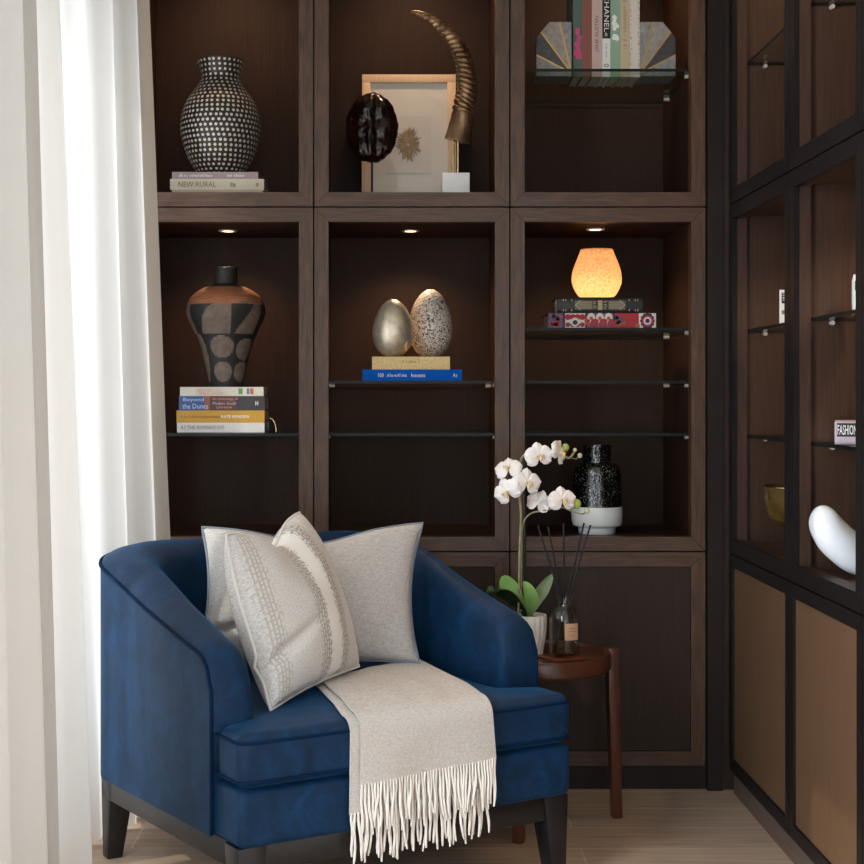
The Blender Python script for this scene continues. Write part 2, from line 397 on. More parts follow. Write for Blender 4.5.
# corner post, reveal and plinths
def trim(i, mb, m): return struct(mb.build(f'trim_{i}', m))
trim(1, MB().box(.957, 1.003, YB-.012, YB+.12, .0, ZC), M['post'])
trim(2, MB().box(1.003, 1.05, YB+.004, YB+.12, .0, ZC), M['reveal'])
trim(3, MB().box(XL+.001, X0-.002, YB, YB+.1, 0, ZC), M['frame'])
trim(4, MB().box(X0, .9567, YB+.001, YB+.05, Z3+.003, ZC), M['frame'])
struct(MB().box(X0, .956, YB+.012, YB+.04, 0, PB-.002).build('baseboard_back', M['post']))
RX, RY = 1.017, [4.565, 3.873, 3.269, 2.665]
RD = .5
struct(MB().box(RX+.014, RX+.04, RY[3], RY[0], 0, PB-.012).build('baseboard_right', M['plinth']))
trim(5, MB().box(RX+.002, RX+.05, RY[3], RY[0], Z3+.003, ZC), M['black'])
rl = [('far, narrow tall glazed-shelf unit beside the corner post, ', ''), ]
RU = [('dark open cabinet unit on the right wall next to the corner, topmost', 'dark open cabinet unit on the right wall holding the amber bowl', 'brown panelled cupboard on the right wall nearest the dark corner post'),
      ('dark open cabinet unit on the right wall above the white curved sculpture unit', 'dark open cabinet unit on the right wall holding the white curved sculpture', 'brown panelled cupboard below the white curved sculpture'),
      ('dark open cabinet unit cut off by the right edge of the photo, topmost', 'dark open cabinet unit cut off by the right edge of the photo, at mid height', 'brown panelled cupboard cut off by the right edge of the photo')]
for k in range(3):
    W = RY[k]-RY[k+1]
    open_unit(RU[k][0], (RX, RY[k], Z2), W, Z3-Z2, RD, -PI/2, M['black'], M['inner_r'], [2.212], True, group='open cabinet units on the right wall')
    open_unit(RU[k][1], (RX, RY[k], Z1), W, Z2-Z1, RD, -PI/2, M['black'], M['inner_r'], [1.406, 1.088], True, group='open cabinet units on the right wall')
    door_unit(RU[k][2], (RX, RY[k], PB), W, Z1-PB, RD, -PI/2, M['black'], M['doorb'], group='cupboards on the right wall', fw=.036)

# ------------------------------------------------------------------ recessed downlights
mg, nt, b = newmat('lamp_glow')
b.inputs['Emission Color'].default_value = (1, .72, .42, 1); b.inputs['Emission Strength'].default_value = 9
M['glow'] = mg
def downlight(label, x, y, z, power, size=2.4, blend=.9):
    t = thing('downlight', label, 'light', (x, y, z), 0, 'recessed downlights in the bookcases')
    MB().lathe([(.019, 0), (.019, -.003), (.027, -.0045), (.031, -.002), (.031, 0)], (0,0,0), 28, capb=False, capt=False).build('trim_ring', M['steel'], t, smooth=40)
    MB().lathe([(.0005, -.0015), (.019, -.0015)], (0,0,0), 24, capb=True, capt=False).build('lens', M['glow'], t)
    ld = bpy.data.lights.new('downlight_beam', 'SPOT'); ld.energy = power; ld.color = (1, .64, .36); ld.spot_size = size; ld.spot_blend = blend; ld.shadow_soft_size = .018
    lo = bpy.data.objects.new('downlight_beam', ld); C.objects.link(lo); lo.parent = t; lo.location = (0, 0, -.012)
zt, zm = Z3-.035, Z2-.035
DP = 12
ctr = [X0+PW*(k+.5) for k in range(3)]
for k, n in enumerate(['above the round dotted vase', 'above the horn and framed picture', 'above the upright books']):
    downlight('small round recessed downlight ' + n, ctr[k], YB+.28, zt, DP)
for k, n in enumerate(['above the black and terracotta vase', 'above the two large eggs', 'directly above the glowing amber vase']):
    downlight('small round lit downlight ' + n, ctr[k], YB+[.34, .34, .29][k], zm, DP*[.7, .85, .8][k])
for k, (a, c) in enumerate([('in the topmost right wall unit by the corner', 'above the amber bowl on the right wall'), ('in the topmost right wall unit above the white sculpture', 'above the book marked with white letters on the right wall')]):
    yy = (RY[k]+RY[k+1])/2
    downlight('recessed downlight ' + a, RX+.27, yy, zt, DP*.8); downlight('recessed downlight ' + c, RX+.27, yy, zm, DP*.8)

# ------------------------------------------------------------------ books
def strokes(w, h, mat, parent, loc, seed):
    mb = MB(); rr = random.Random(seed); x = -w/2
    while x < w/2:
        b = rr.uniform(.10, .2)*h; t_ = rr.uniform(.6, 1)*h/2
        mb.box(x, min(x+b, w/2), -.0002, 0, -h/2, -h/2+2*t_)
        x += b+rr.uniform(.12, .35)*h+(h*.6 if rr.random() < .12 else 0)
    o = mb.build('faint_print', mat, parent); o.location = loc; return o
def book(label, T, Ln, D, loc, cov, group, up=0, rz=0, blocks=(), text=(), name='book', rounded=False, cat='book'):
    """lying with the spine to -Y; up=+1 stands it reading downwards, -1 upwards"""
    t = thing(name, label, cat, loc, 0, group, rot=(0, up*PI/2, rz))
    mb = MB(); bt = .0028; h = Ln/2
    if rounded:
        prof = [(-math.sin(PI*i/8)*.008, T/2 - math.cos(PI*i/8)*T/2) for i in range(9)]
        mb.prism([(.01, 0)] + prof + [(.01, T)], 'x', -h, h)
    else: mb.box(-h, h, 0, bt, 0, T)
    mb.box(-h, h, bt, D, 0, bt).box(-h, h, bt, D, T-bt, T)
    cv = mb.build('cover', cov, t)
    MB().box(-h+.004, h-.004, bt, D-.004, bt, T-bt).build('page_block', M['paper'], t)
    e = .0012 if not rounded else .0095
    for (a, c, z0, z1, m) in blocks:
        MB().box(-h+a*Ln, -h+c*Ln, -e*(.98 if rounded else .6), .0005, z0*T, z1*T).build('spine_panel', m, cv)
    for (s, xc, zc, w, hh, m) in text:
        if s.startswith('~'): strokes(w*Ln, hh*T, m, cv, (-h+xc*Ln, -e-.0002, zc*T), len(label)+int(xc*100))
        else: lettering(s, w*Ln, hh*T, m, cv, (-h+xc*Ln, -e-.0002, zc*T))
    return t
def ink(n, c): 
    k = 'ink_'+n
    if k not in M: M[k] = plain(k, c, .6)
    return M[k]
def bk(n, c, r=.55): return plain('book_'+n, c, r)
blk, wht = ink('black', '#1a1817'), ink('white', '#f1efe9')
def lying(px0, px1, py0, py1, Y, zb):
    a, b2 = at(px0, py1, Y), at(px1, py0, Y)
    return (a.x+b2.x)/2, b2.x-a.x, b2.z-a.z
# stack under the dotted vase
Y = 4.74; z = Z2+.0345
g = 'books lying under the dotted vase'
for (p0, p1, hgt, col, lab, tx) in [
    (172, 263, None, '#b49d84', 'tan book at the bottom of the stack under the dotted vase', []),
    (170, 264, .034, '#cfc4ab', 'cream book in the middle of the stack under the dotted vase', [('NEW RURAL', .29, .5, .40, .5, ink('umber', '#85704f')), ('~', .67, .5, .05, .5, blk), ('~', .93, .5, .03, .4, ink('umber', '#85704f'))]),
    (172, 258, .022, '#a48d90', 'mauve book on top of the stack under the dotted vase', [('~', .28, .5, .4, .45, wht), ('~', .74, .5, .2, .4, wht)])]:
    top_y = {0: 189.7, 1: 178.8, 2: 171}
    if hgt is None: hgt = at(0, 189.7, Y).z - z
    xc, ln, _ = lying(p0, p1, 0, 1, Y, z)
    book(lab, hgt, ln, .22, (xc, Y, z), bk(lab[:4], col), g, text=tx); z += hgt
ZV1 = z
# stack under the black and terracotta vase
Y = 4.74; z = 1.0905; S = Y/F
g = 'books lying under the black and terracotta vase'
stk = [(177, 264.5, 9.5, '#cfc8c4', 'pale grey book at the bottom of the stack under the terracotta vase', [('AS THE ROMANS DO', .29, .5, .5, .42, ink('grey', '#77706c'))], []),
       (176.5, 264.5, 12.3, '#b98a24', 'mustard yellow book second from bottom under the terracotta vase', [('KATE RENDEW', .67, .5, .32, .24, wht), ('~', .26, .5, .44, .2, ink('ochre', '#8b6416'))], []),
       (179, 264.5, 14.5, '#2c2729', 'thicker dark book with blue and orange spine under the terracotta vase',
        [('Beyond', .17, .72, .24, .3, ink('paleblue', '#a9bfe0')), ('the Dunes', .19, .3, .30, .34, ink('paleblue', '#a9bfe0')), ('An Anthology of', .54, .78, .3, .2, ink('orange', '#d9865a')), ('Modern South', .53, .5, .27, .2, ink('rose', '#caa0a0')), ('Literature', .53, .24, .18, .2, ink('orange', '#d9865a')), ('H', .91, .5, .03, .3, wht)],
        [(.0, .30, 0, 1, bk('bluepanel', '#36507f')), (.30, .36, 0, 1, bk('rust', '#8a4a2c')), (.36, .68, 0, 1, bk('plum', '#4a2f33'))]),
       (180, 263.5, 9, '#c9c2b2', 'cream book with green dot on top of the stack under the terracotta vase', [('~', .34, .65, .28, .3, ink('salmon', '#cf8d78')), ('~', .38, .3, .36, .3, ink('salmon', '#cf8d78'))],
        [(.70, .75, .2, .85, bk('leafgreen', '#5f8a52')), (.80, .83, .2, .85, bk('bluegrey', '#566b86')), (.84, .88, .2, .85, bk('brick', '#b4573c'))])]
for (p0, p1, h, col, lab, tx, bl) in stk:
    xc, ln, _ = lying(p0, p1, 0, 1, Y, z); h *= S
    book(lab, h, ln, .2, (xc, Y, z), bk(lab[:5], col), g, text=tx, blocks=bl); z += h
ZV2 = z
# stack under the eggs
Y = 4.70; S = Y/F; z = 1.2525; g = 'books lying under the two eggs'
xc, ln, _ = lying(362.5, 462, 0, 1, Y, z)
book('bright blue book on the glass shelf below the gold book', 11.2*S, ln, .22, (xc, Y, z), plain('book_blue', '#0055b4', .7, Specular_IOR_Level=.1), g,
     text=[('100', .185, .5, .055, .36, wht), ('of the world\u2019s best', .345, .5, .2, .32, wht), ('houses', .56, .5, .14, .36, wht), ('Aa', .93, .5, .045, .34, wht)])
z += 11.2*S
xc, ln, _ = lying(372, 450, 0, 1, Y, z)
book('gold linen book between the blue book and the two eggs', 13*S, ln, .2, (xc, Y+.01, z), noisy('gold_linen', [(.35, '#cdb077'), (.65, '#e0c78e')], 150, .6), g,
     text=[('~', .5, .62, .23, .2, ink('goldbrown', '#8a6c3a'))])
ZV3 = z + 13*S
# stack under the amber vase: patterned spines
Y = 4.72; S = Y/F; z = 1.4165; g = 'books lying under the amber vase'
xc, ln, _ = lying(548.5, 656, 0, 1, Y, z); T = 15.3*S
t = book('book with red, white and navy floral spine on the glass shelf', T, ln, .22, (xc, Y, z), bk('navy', '#2a2a4d'), g)
cv = t.children[0]
red, navy, crm, rst, lil = [bk(*a) for a in (('red', '#a8262c'), ('navy2', '#23264b'), ('cream', '#d9cfc4'), ('rust2', '#a5553a'), ('lilac', '#69506f'))]
mb = MB(); mats = [red, navy, crm, rst, lil]
def flat(x0, x1, z0, z1, mi, e): mb.box(-ln/2+x0*ln, -ln/2+x1*ln, -e, 0, z0*T, z1*T, mi)
def disc(xc_, zc_, r, mi, e, n=14, sq=1): mb.prism([(-ln/2+xc_*ln+r*T*math.cos(2*PI*k/n), zc_*T+r*T*sq*math.sin(2*PI*k/n)) for k in range(n)], 'y', -e, 0, mi)
flat(0, .13, 0, 1, 4, .0006); flat(.155, .34, 0, 1, 2, .0006); flat(.36, .60, 0, 1, 4, .0006); flat(.62, .84, 0, 1, 0, .0006); flat(.84, 1, 0, 1, 2, .0006)
rr = random.Random(5)
for q in range(12): disc(rr.uniform(.02, .12), rr.uniform(.15, .85), rr.uniform(.08, .16), rr.choice([0, 3, 1]), .001)
for xx in (.18, .225, .27, .315): disc(xx, .75, .2, 0, .001); disc(xx, .25, .16, 1 if xx in (.225, .27) else 0, .0011)
disc(.247, .42, .3, 2, .0013); disc(.247, .4, .16, 1, .0015)
for q in range(9): disc(.37+q*.027, .5+.22*math.sin(q*2.1), .26, [3, 2, 0][q % 3], .001+.0001*(q % 3), sq=1.3); disc(.37+q*.027, .5+.2*math.sin(q*2.1), .12, [0, 3, 4][q % 3], .0014)
for q in range(9): disc(rr.uniform(.63, .83), rr.uniform(.15, .85), rr.uniform(.1, .2), rr.choice([1, 0, 4, 3]), .001)
for q in range(12):
    a = 2*PI*q/12; x_, z_ = .92+.052*math.cos(a), .5+.42*math.sin(a); disc(x_, z_, .12, 1, .001)
disc(.92, .5, .38, 0, .0013); disc(.92, .5, .26, 2, .0015); disc(.92, .5, .15, 1, .0017)
mb.build('floral_pattern', mats, cv)
z += T
xc, ln, _ = lying(557.5, 642, 0, 1, Y, z); T = 16*S
t = book('black and gold round-spined book directly under the amber vase', T, ln, .2, (xc, Y, z), bk('coal', '#1c1a19', .35), g, rounded=True)
cv = t.children[0]; mb = MB(); og = bk('oldgold', '#a3936b', .4); dk = bk('coal2', '#191817', .4); gr = bk('greygold', '#5b5648', .4)
def q(x0, x1, z0, z1, mi, e=.0): mb.box(-ln/2+x0*ln, -ln/2+x1*ln, -.0088-e, -.004, z0*T, z1*T, mi)
q(.20, .80, .22, .78, 1)
for zz in (.30, .42, .54, .66): q(.24, .40, zz, zz+.05, 0, .0006); q(.60, .76, zz, zz+.05, 0, .0006)
q(.41, .47, .2, .8, 2, .0005); q(.53, .60, .2, .8, 2, .0005); q(.475, .525, .2, .8, 0, .0005)
for xx in (.06, .09, .16, .84, .91, .94): q(xx, xx+.012, .12, .88, 0, -.002)
for sgn in (0, 1):
    pts = [(.20, .5), (.26, .80), (.275, .80), (.22, .5), (.275, .2), (.26, .2)]
    pts = [((1-p[0]) if sgn else p[0], p[1]) for p in pts]
    mb.prism([(-ln/2+p[0]*ln, p[1]*T) for p in pts], 'y', -.0096, -.004, 0)
mb.build('gilt_pattern', [og, gr, dk], cv)
for xx, sd_ in ((.44, 3), (.565, 8)): strokes(.5*T, .05*ln, og, cv, (-ln/2+xx*ln, -.0101, .5*T), sd_).rotation_euler = (0, PI/2, 0)
ZV4 = z + T
# upright books between the bookends
Y = 4.775; S = Y/F; zs = 2.2175; g = 'upright books between the fan bookends'
pinkm, mint = bk('hotpink', '#d4477f'), bk('mint', '#8fae92')
ups = [(573, 582.3, .30, '#56685a', 'grey green spine with hot pink flowers, leftmost upright book', 1),
       (582.4, 591.8, .31, '#8d5b4c', 'rust brown book second from left between the bookends', 1),
       (592, 602.2, .29, '#cfb2a9', 'pale pink book lettered upwards between the fan bookends', -1),
       (602.4, 610.4, .30, '#eceae6', 'white book with black upper spine and bold white letters', 1),
       (610.6, 620.2, .30, '#8fae92', 'mint green book with white blossom, upright between the bookends', 1),
       (620.4, 629.8, .29, '#cdb697', 'tan upright book second from the right bookend', 1),
       (630, 639.6, .30, '#ded2c4', 'cream speckled upright book touching the right bookend', 1)]
for i, (p0, p1, hgt, col, lab, up) in enumerate(ups):
    a, b2 = at(p0, 0, Y).x, at(p1, 0, Y).x; T = b2-a
    top = zs + hgt; fz = lambda py: (CAMH+(395-py)*S)      # height seen at a pixel row
    def fr(py): return ((top-fz(py))/hgt) if up == 1 else ((fz(py)-zs)/hgt)
    tx, bl = [], []
    if i == 1: tx = [('~', .6, .5, .62, .42, ink('dullred', '#b3472f'))]
    if i == 2: tx = [('JANE AUSTEN', (fr(52)+fr(16))/2, .5, fr(16)-fr(52), .42, ink('warmgrey', '#5d524d'))]
    if i == 3:
        bl = [(0, fr(38.5), 0, 1, blk)]
        tx = [('CHANEL', (fr(-5)+fr(32))/2, .52, fr(32)-fr(-5), .62, wht), ('~', (fr(33)+fr(37))/2, .5, .04, .4, wht), ('~', (fr(44)+fr(58))/2, .5, .15, .2, ink('grey', '#77706c')), ('o', fr(65.5), .5, .035, .6, blk)]
    if i == 5: tx = [('~', fr(25), .5, .62, .38, ink('tan', '#a08458'))]
    t = book(lab, T, hgt, .17, (a if up == 1 else b2, Y, zs+hgt/2), bk('up%d' % i, col), g, up=up, text=tx, blocks=bl)
    if i in (0, 4, 6):
        mb = MB(); cv = t.children[0]; rr = random.Random(i)
        for k in range(26 if i != 6 else 70):
            u = rr.uniform(.50, .82) if i == 0 else (rr.uniform(.36, .62) if i == 4 else rr.uniform(.05, .95)); w = rr.uniform(.25, .75) if i != 6 else rr.choice([.08, .15, .85, .92])
            r = rr.uniform(.14, .26) if i == 0 else (rr.uniform(.1, .2) if i == 4 else .05)
            ph = rr.uniform(0, 6)
            pts = [(-hgt/2+u*hgt+r*T*(1+.35*math.sin(3*a_+ph))*math.cos(a_), w*T+r*T*math.sin(a_)) for a_ in [2*PI*j/12 for j in range(12)]]
            mb.prism(pts, 'y', -.0006-.00001*k, 0)
        mb.build('floral_pattern', pinkm if i == 0 else (wht if i == 4 else ink('tan', '#a08458')), cv)
# fan bookends
stone = [noisy('fan_grey', [(.35, '#7d7b78'), (.65, '#a09d99')], 60, .35), noisy('fan_dark', [(.35, '#3b3937'), (.65, '#4e4b48')], 60, .35), noisy('fan_taupe', [(.35, '#8f857b'), (.65, '#a69c91')], 60, .35), M['gold']]
def bookend(label, mir):
    Yb = 4.76; c = at(571.5 if not mir else 640.5, 77, Yb)
    t = thing('bookend', label, 'bookend', (c.x, Yb, 2.2175), 0, 'fan bookends')
    s = Yb/F; sg = -1 if not mir else 1
    def q(px, py): return (sg*px*s, py*s)
    O = (0, 0); pts = [q(0, 0), q(35, 0), q(35, 16), q(35, 38), q(31, 44), q(22, 54), q(12, 54), q(0, 54)]
    mb = MB(); O = q(0, 3)
    segs = [([O, q(0, 0), q(35, 0), q(35, 21)], 0), ([O, q(35, 21), q(35, 38), q(30.5, 44)], 1), ([O, q(30.5, 44), q(22, 54), q(12, 54)], 2), ([O, q(12, 54), q(0, 54)], 0)]
    for p, mi in segs: mb.prism(p, 'y', 0, .045, mi)
    for e in (q(35, 21), q(30.5, 44), q(12, 54)):
        d = Vector(e)-Vector(O); n = Vector((-d.y, d.x)).normalized()*.0022
        mb.prism([Vector(O)+n, Vector(O)-n, Vector(e)-n, Vector(e)+n], 'y', -.0012, .046, 3)
    mb.build('fan_plate', stone, t)
    MB().box(min(0, sg*35*s), max(0, sg*35*s), .045, .12, 0, .004).build('foot_plate', stone[0], t)
bookend('left grey stone bookend with gold fan rays, beside the pink flowered book', False)
bookend('right grey stone bookend with gold fan rays, beside the cream speckled book', True)
# books on the right wall
ws = bk('wht', '#e9e5dd')
def sliver(label, x, Y, z, w, h, bl, tx):
    book(label, w, h, .2, (x, Y, z+h/2), ws, 'upright white books on the right wall shelves', up=1, rz=-.275, blocks=bl, text=tx)
sliver('small white book half hidden behind the first right wall upright', 1.076, 4.2, 1.4065, .03, .095, [(.08, .4, .2, .8, blk), (.6, .72, .2, .8, bk('kraft', '#9c7a4f'))], [('~', .24, .5, .28, .4, wht)])
sliver('small white book with black block cut by the right wall upright', 1.10, 3.6, 1.4065, .03, .09, [(.17, .42, .1, .9, blk)], [('L', .3, .5, .1, .4, wht)])
x0 = 1.066; Y = 3.64
book('lavender book with black title panel lying on the right wall glass shelf', .056, .26, .2, (x0+.125, Y-.037, 1.0885), bk('lavender', '#b9a9b4'), None, rounded=True, rz=-.30,
     blocks=[(.02, .30, .34, .92, blk)], text=[('FASHION', .112, .63, .172, .42, wht)])
def rot_profile(pts, n):                 # resample a profile with a smooth curve
    out = []
    P = [Vector((p[0], p[1], 0)) for p in pts]; P = [P[0]*2-P[1]] + P + [P[-1]*2-P[-2]]
    for i in range(1, len(P)-2):
        for k in range(n):
            t = k/n; a, b, c, d = P[i-1], P[i], P[i+1], P[i+2]
            v = .5*((2*b)+(c-a)*t+(2*a-5*b+4*c-d)*t*t+(3*b-a-3*c+d)*t**3); out.append((max(v.x, .0005), v.y))
    out.append((pts[-1][0], pts[-1][1])); return out

# ------------------------------------------------------------------ vases and ornaments
# dotted vase
Y = 4.85; S = Y/F; c = at(220.5, 171, Y); H = 112.5
t = thing('dotted_vase', 'round black vase covered in white dots on a stack of three books', 'vase', (c.x, Y, ZV1))
pr = rot_profile([(x*S, y*S) for x, y in [(19, 0), (25, 6), (33, 20), (39, 40), (39.5, 55), (35, 72), (26, 86), (20, 95), (18.8, 101.5), (21, 110), (23.5, 116)]], 6)
MB().lathe(pr, seg=64, capt=False).lathe([(pr[-1][0], pr[-1][1]), (pr[-1][0]-.006, pr[-1][1]), (pr[-1][0]-.012, pr[-1][1]-.02), (.035, pr[-1][1]-.1), (.0005, pr[-1][1]-.12)], seg=48, capb=False, capt=False).build('body', noisy('black_inlay', [(.3, '#120e0c'), (.7, '#241b16')], 30, .4), t, smooth=60)
mb = MB(); step = 5.15*S; row = 0
cum = [0]
for a, b in zip(pr, pr[1:]): cum.append(cum[-1]+(Vector(b)-Vector(a)).length)
nrow = int(cum[-1]/(step*.93))
for row in range(nrow):
    q_ = (row+.5)/nrow*cum[-1]; i = max(k for k in range(len(cum)-1) if cum[k] <= q_)
    a, b = Vector(pr[i]), Vector(pr[i+1]); d = (b-a).normalized(); p = a+d*(q_-cum[i]); nrm = Vector((d.y, -d.x))
    n = max(18, int(2*PI*p.x/step)); rad = .305*step*min(1, .7+p.x*3)
    for k in range(n):
        an = 2*PI*(k+.5*(row % 2)+random.uniform(-.08, .08))/n; e = Vector((math.cos(an), math.sin(an), 0)); tg = Vector((-e.y, e.x, 0)); up = e*d.x+Vector((0, 0, d.y)); nn = e*nrm.x+Vector((0, 0, nrm.y))
        ce = e*p.x+Vector((0, 0, p.y))+nn*.0006; m = 8
        mb.add([ce+nn*.0005]+[ce+rad*(math.cos(2*PI*j/m)*tg+math.sin(2*PI*j/m)*up) for j in range(m)], [(0, 1+j, 1+(j+1) % m) for j in range(m)])
mb.build('dot_inlay', plain('bone_dots', '#cfc6b6', .5), t, recalc=False)
# black and terracotta vase
Y = 4.84; S = Y/F; c = at(226, 385, Y)
t = thing('painted_vase', 'black shouldered vase with terracotta top and grey ovals, on four books', 'vase', (c.x, Y, ZV2))
pts = [(17.5, 0), (18.5, 8), (21, 22), (25.5, 40), (33, 58), (38.5, 70), (39, 80), (34.5, 90), (24, 98), (12.6, 102), (11.6, 106), (11.3, 115.5), (12.2, 119.5)]
pr = rot_profile([(x*S, y*S) for x, y in pts], 12)
def vm(a, z):
    z = z/S; da = lambda a0: (a-a0+PI) % (2*PI)-PI
    f = -PI/2
    if z > 100: return 0
    if z > 82: return 2 if not (abs(da(f+.6)) < .14 and z < 84) else 1
    if z > 52:
        for a0, w in ((f+.12, .72), (f+2.2, .72), (f-2.0, .72)):      # arched fields
            x = da(a0-w)/(w)
            if 0 < x < 1.35 and z > 54 and (z-54) < 30*min(1, x*1.15)**.6 if False else False: return 1
        u = da(f)
        if -.72 < u < .24: 
            if z-54 < 28*math.sin(min(1, (u+.72)/.55)*PI/2)**.9: return 1
        if .40 < u < 1.15:
            if z-54 < 28*min(1, (u-.40)/.5): return 1
        if -1.5 < u < -1.0: return 1
        if u > 1.6 or u < -1.9: return 1 if z < 76 else 0
        return 0
    for cu, cz, ru, rz in ((-.05, 39.5, .47, 11), (.95, 37.5, .44, 11), (-.05, 15, .46, 10), (.95, 15, .44, 10), (-1.0, 30, .25, 26), (2.1, 38, .45, 11), (2.1, 15, .45, 10), (-2.1, 38, .45, 11), (-2.1, 15, .45, 10)):
        if (da(f+cu)/ru)**2+((z-cz)/rz)**2 < 1: return 1
    return 0
MB().lathe(pr, seg=180, matf=vm, capt=False).build('body', [noisy('vase_black', [(.3, '#141312'), (.7, '#201d1b')], 60, .65), noisy('vase_taupe', [(.3, '#5b4c42'), (.7, '#6f5e52')], 60, .75, bs=.15), noisy('vase_terracotta', [(.3, '#7b4a2f'), (.7, '#935b38')], 40, .7, stretch=(1, 1, 5), bs=.15)], t, smooth=60)
zt_ = 119.5*S
MB().lathe([(12.2*S, zt_), (10.4*S, zt_+.0008), (10*S, zt_-.02), (10*S, zt_-.06), (.001, zt_-.06)], seg=60, capb=False, capt=False).build('rim', plain('pale_rim', '#a58f78', .5), t, smooth=60)
# dark napkin ring with a gold band beside the stack
c = at(270, 432, 4.80); 
t = thing('ornament', 'small dark ornament with a curved gold band beside the book stack', 'ornament', (c.x-.006, 4.80, 1.0905))
MB().box(-.028, .006, .0, .05, 0, .036).build('block', plain('dark_block', '#1d1b1c', .4), t, bevel=.003)
MB().tube([(.006+.020*math.cos(a), -.002, .001+.042*math.sin(a)) for a in [PI/2*k/10 for k in range(11)]], .0035, 8).build('gold_band', M['brass'], t, smooth=60)
# eggs
def egg(name, label, px, py0, py1, wpx, Y, z0, mat, tilt=0):
    S = Y/F; c = at(px, py1, Y); h = (py1-py0)*S; r = wpx/2*S
    t = thing(name, label, 'ornament', (c.x, Y, z0), 0, 'large eggs')
    pr = []
    for k in range(41):
        a = PI*k/40; zz = (1-math.cos(a))/2; x = r*math.sin(a)*(1+.16*math.cos(a)); pr.append((max(x, .0004), zz*h-.001))
    pr = [p for p in pr if p[1] > .001]; pr[0] = (pr[0][0], 0)
    MB().lathe(pr, seg=56).build('shell', mat, t, smooth=80)
    return t
silver = noisy('silver_leaf', [(.3, '#b7a890'), (.5, '#d8cdbb'), (.7, '#c6b291')], 25, .38, .65, bs=.1)
m, nt, b = newmat('speckled_shell')
tc = N(nt, 'ShaderNodeTexCoord'); n1 = N(nt, 'ShaderNodeTexNoise', Scale=110, Detail=3, Roughness=.7); L(nt, tc.outputs['Object'], n1.inputs[0])
n2 = N(nt, 'ShaderNodeTexNoise', Scale=230, Detail=2); L(nt, tc.outputs['Object'], n2.inputs[0])
mn = N(nt, 'ShaderNodeMath', operation='MINIMUM'); L(nt, n1.outputs[0], mn.inputs[0]); L(nt, n2.outputs[0], mn.inputs[1])
L(nt, ramp(nt, mn.outputs[0], [(.36, '#2c211b'), (.40, '#6a5446'), (.435, '#cdc4b9'), (.6, '#dcd5cb')]).outputs[0], b.inputs['Base Color']); b.inputs['Roughness'].default_value = .3
egg('metallic_egg', 'smaller silver gold metallic egg, left on the gold book', 393, 298, 356, 40.5, 4.755, ZV3, silver)
egg('speckled_egg', 'larger black-speckled pale egg, right on the gold book', 430.5, 287, 356, 44, 4.865, ZV3, m)
# amber vase
Y = 4.83; S = Y/F; c = at(596.7, 297, Y)
m = bpy.data.materials.new('amber_glass'); m.use_nodes = True; nt = m.node_tree; b = nt.nodes['Principled BSDF']
tc = N(nt, 'ShaderNodeTexCoord'); n1 = N(nt, 'ShaderNodeTexNoise', Scale=160, Detail=3); L(nt, tc.outputs['Object'], n1.inputs[0])
r_ = ramp(nt, n1.outputs[0], [(.35, '#cb9f74'), (.6, '#e3c298')])
L(nt, r_.outputs[0], b.inputs['Base Color']); b.inputs['Roughness'].default_value = .22
tr = N(nt, 'ShaderNodeBsdfTranslucent'); L(nt, r_.outputs[0], tr.inputs[0]); mx = N(nt, 'ShaderNodeMixShader', Fac=.6)
L(nt, b.outputs[0], mx.inputs[1]); L(nt, tr.outputs[0], mx.inputs[2]); L(nt, mx.outputs[0], nt.nodes['Material Output'].inputs[0])
t = thing('amber_vase', 'glowing amber glass vase tapering to the rim, on two patterned books', 'vase', (c.x, Y, ZV4))
o_ = [(14, 0), (19.5, 5), (24, 14), (25, 22), (23.2, 31), (19.8, 40), (17, 47), (16.2, 50)]
pr = rot_profile([(x*S, y*S) for x, y in o_], 6)
MB().lathe(pr+[(pr[-1][0]-.003, pr[-1][1])], seg=56, capt=False).build('body', m, t, smooth=60)
# black speckled vase with a white base
c = at(597, 534, 4.84); Y = 4.84; S = Y/F; zf = Z1+.0345
t = thing('two_tone_vase', 'black speckled glass vase with white glazed base in the lowest bay', 'vase', (c.x, Y, zf))
pr = rot_profile([(x*S, y*S) for x, y in [(18, 0), (18.6, 3), (19, 6.5), (23.5, 8), (25, 12), (25.6, 20), (25, 27)]], 6)
MB().lathe(pr, seg=56).build('base', M['white'], t, smooth=50)
m, nt, b = newmat('black_bubble_glass')
tc = N(nt, 'ShaderNodeTexCoord'); vo = N(nt, 'ShaderNodeTexVoronoi', Scale=230); mp = N(nt, 'ShaderNodeMapping'); mp.inputs['Scale'].default_value = (1, 1, .6)
L(nt, tc.outputs['Object'], mp.inputs[0]); L(nt, mp.outputs[0], vo.inputs[0])
nb = N(nt, 'ShaderNodeTexNoise', Scale=16, Detail=2); L(nt, tc.outputs['Object'], nb.inputs[0])
ml = N(nt, 'ShaderNodeMath', operation='SUBTRACT'); L(nt, vo.outputs['Distance'], ml.inputs[0]); m2 = N(nt, 'ShaderNodeMath', operation='MULTIPLY'); m2.inputs[1].default_value = .55; L(nt, nb.outputs[0], m2.inputs[0]); L(nt, m2.outputs[0], ml.inputs[1])
ad = N(nt, 'ShaderNodeMath', operation='ADD'); ad.inputs[1].default_value = .3; L(nt, ml.outputs[0], ad.inputs[0])
L(nt, ramp(nt, ad.outputs[0], [(.16, '#9a988c'), (.24, '#0a0c0d')]).outputs[0], b.inputs['Base Color']); b.inputs['Roughness'].default_value = .1; b.inputs['Specular IOR Level'].default_value = .8
bump(nt, b, vo.outputs['Distance'], .25, .002)
pr = rot_profile([(x*S, y*S) for x, y in [(24.6, 27.2), (24.3, 40), (23.6, 56), (22, 66), (18.5, 69.5), (14.6, 70.5), (14, 72), (14, 80), (14.2, 88)]], 6)
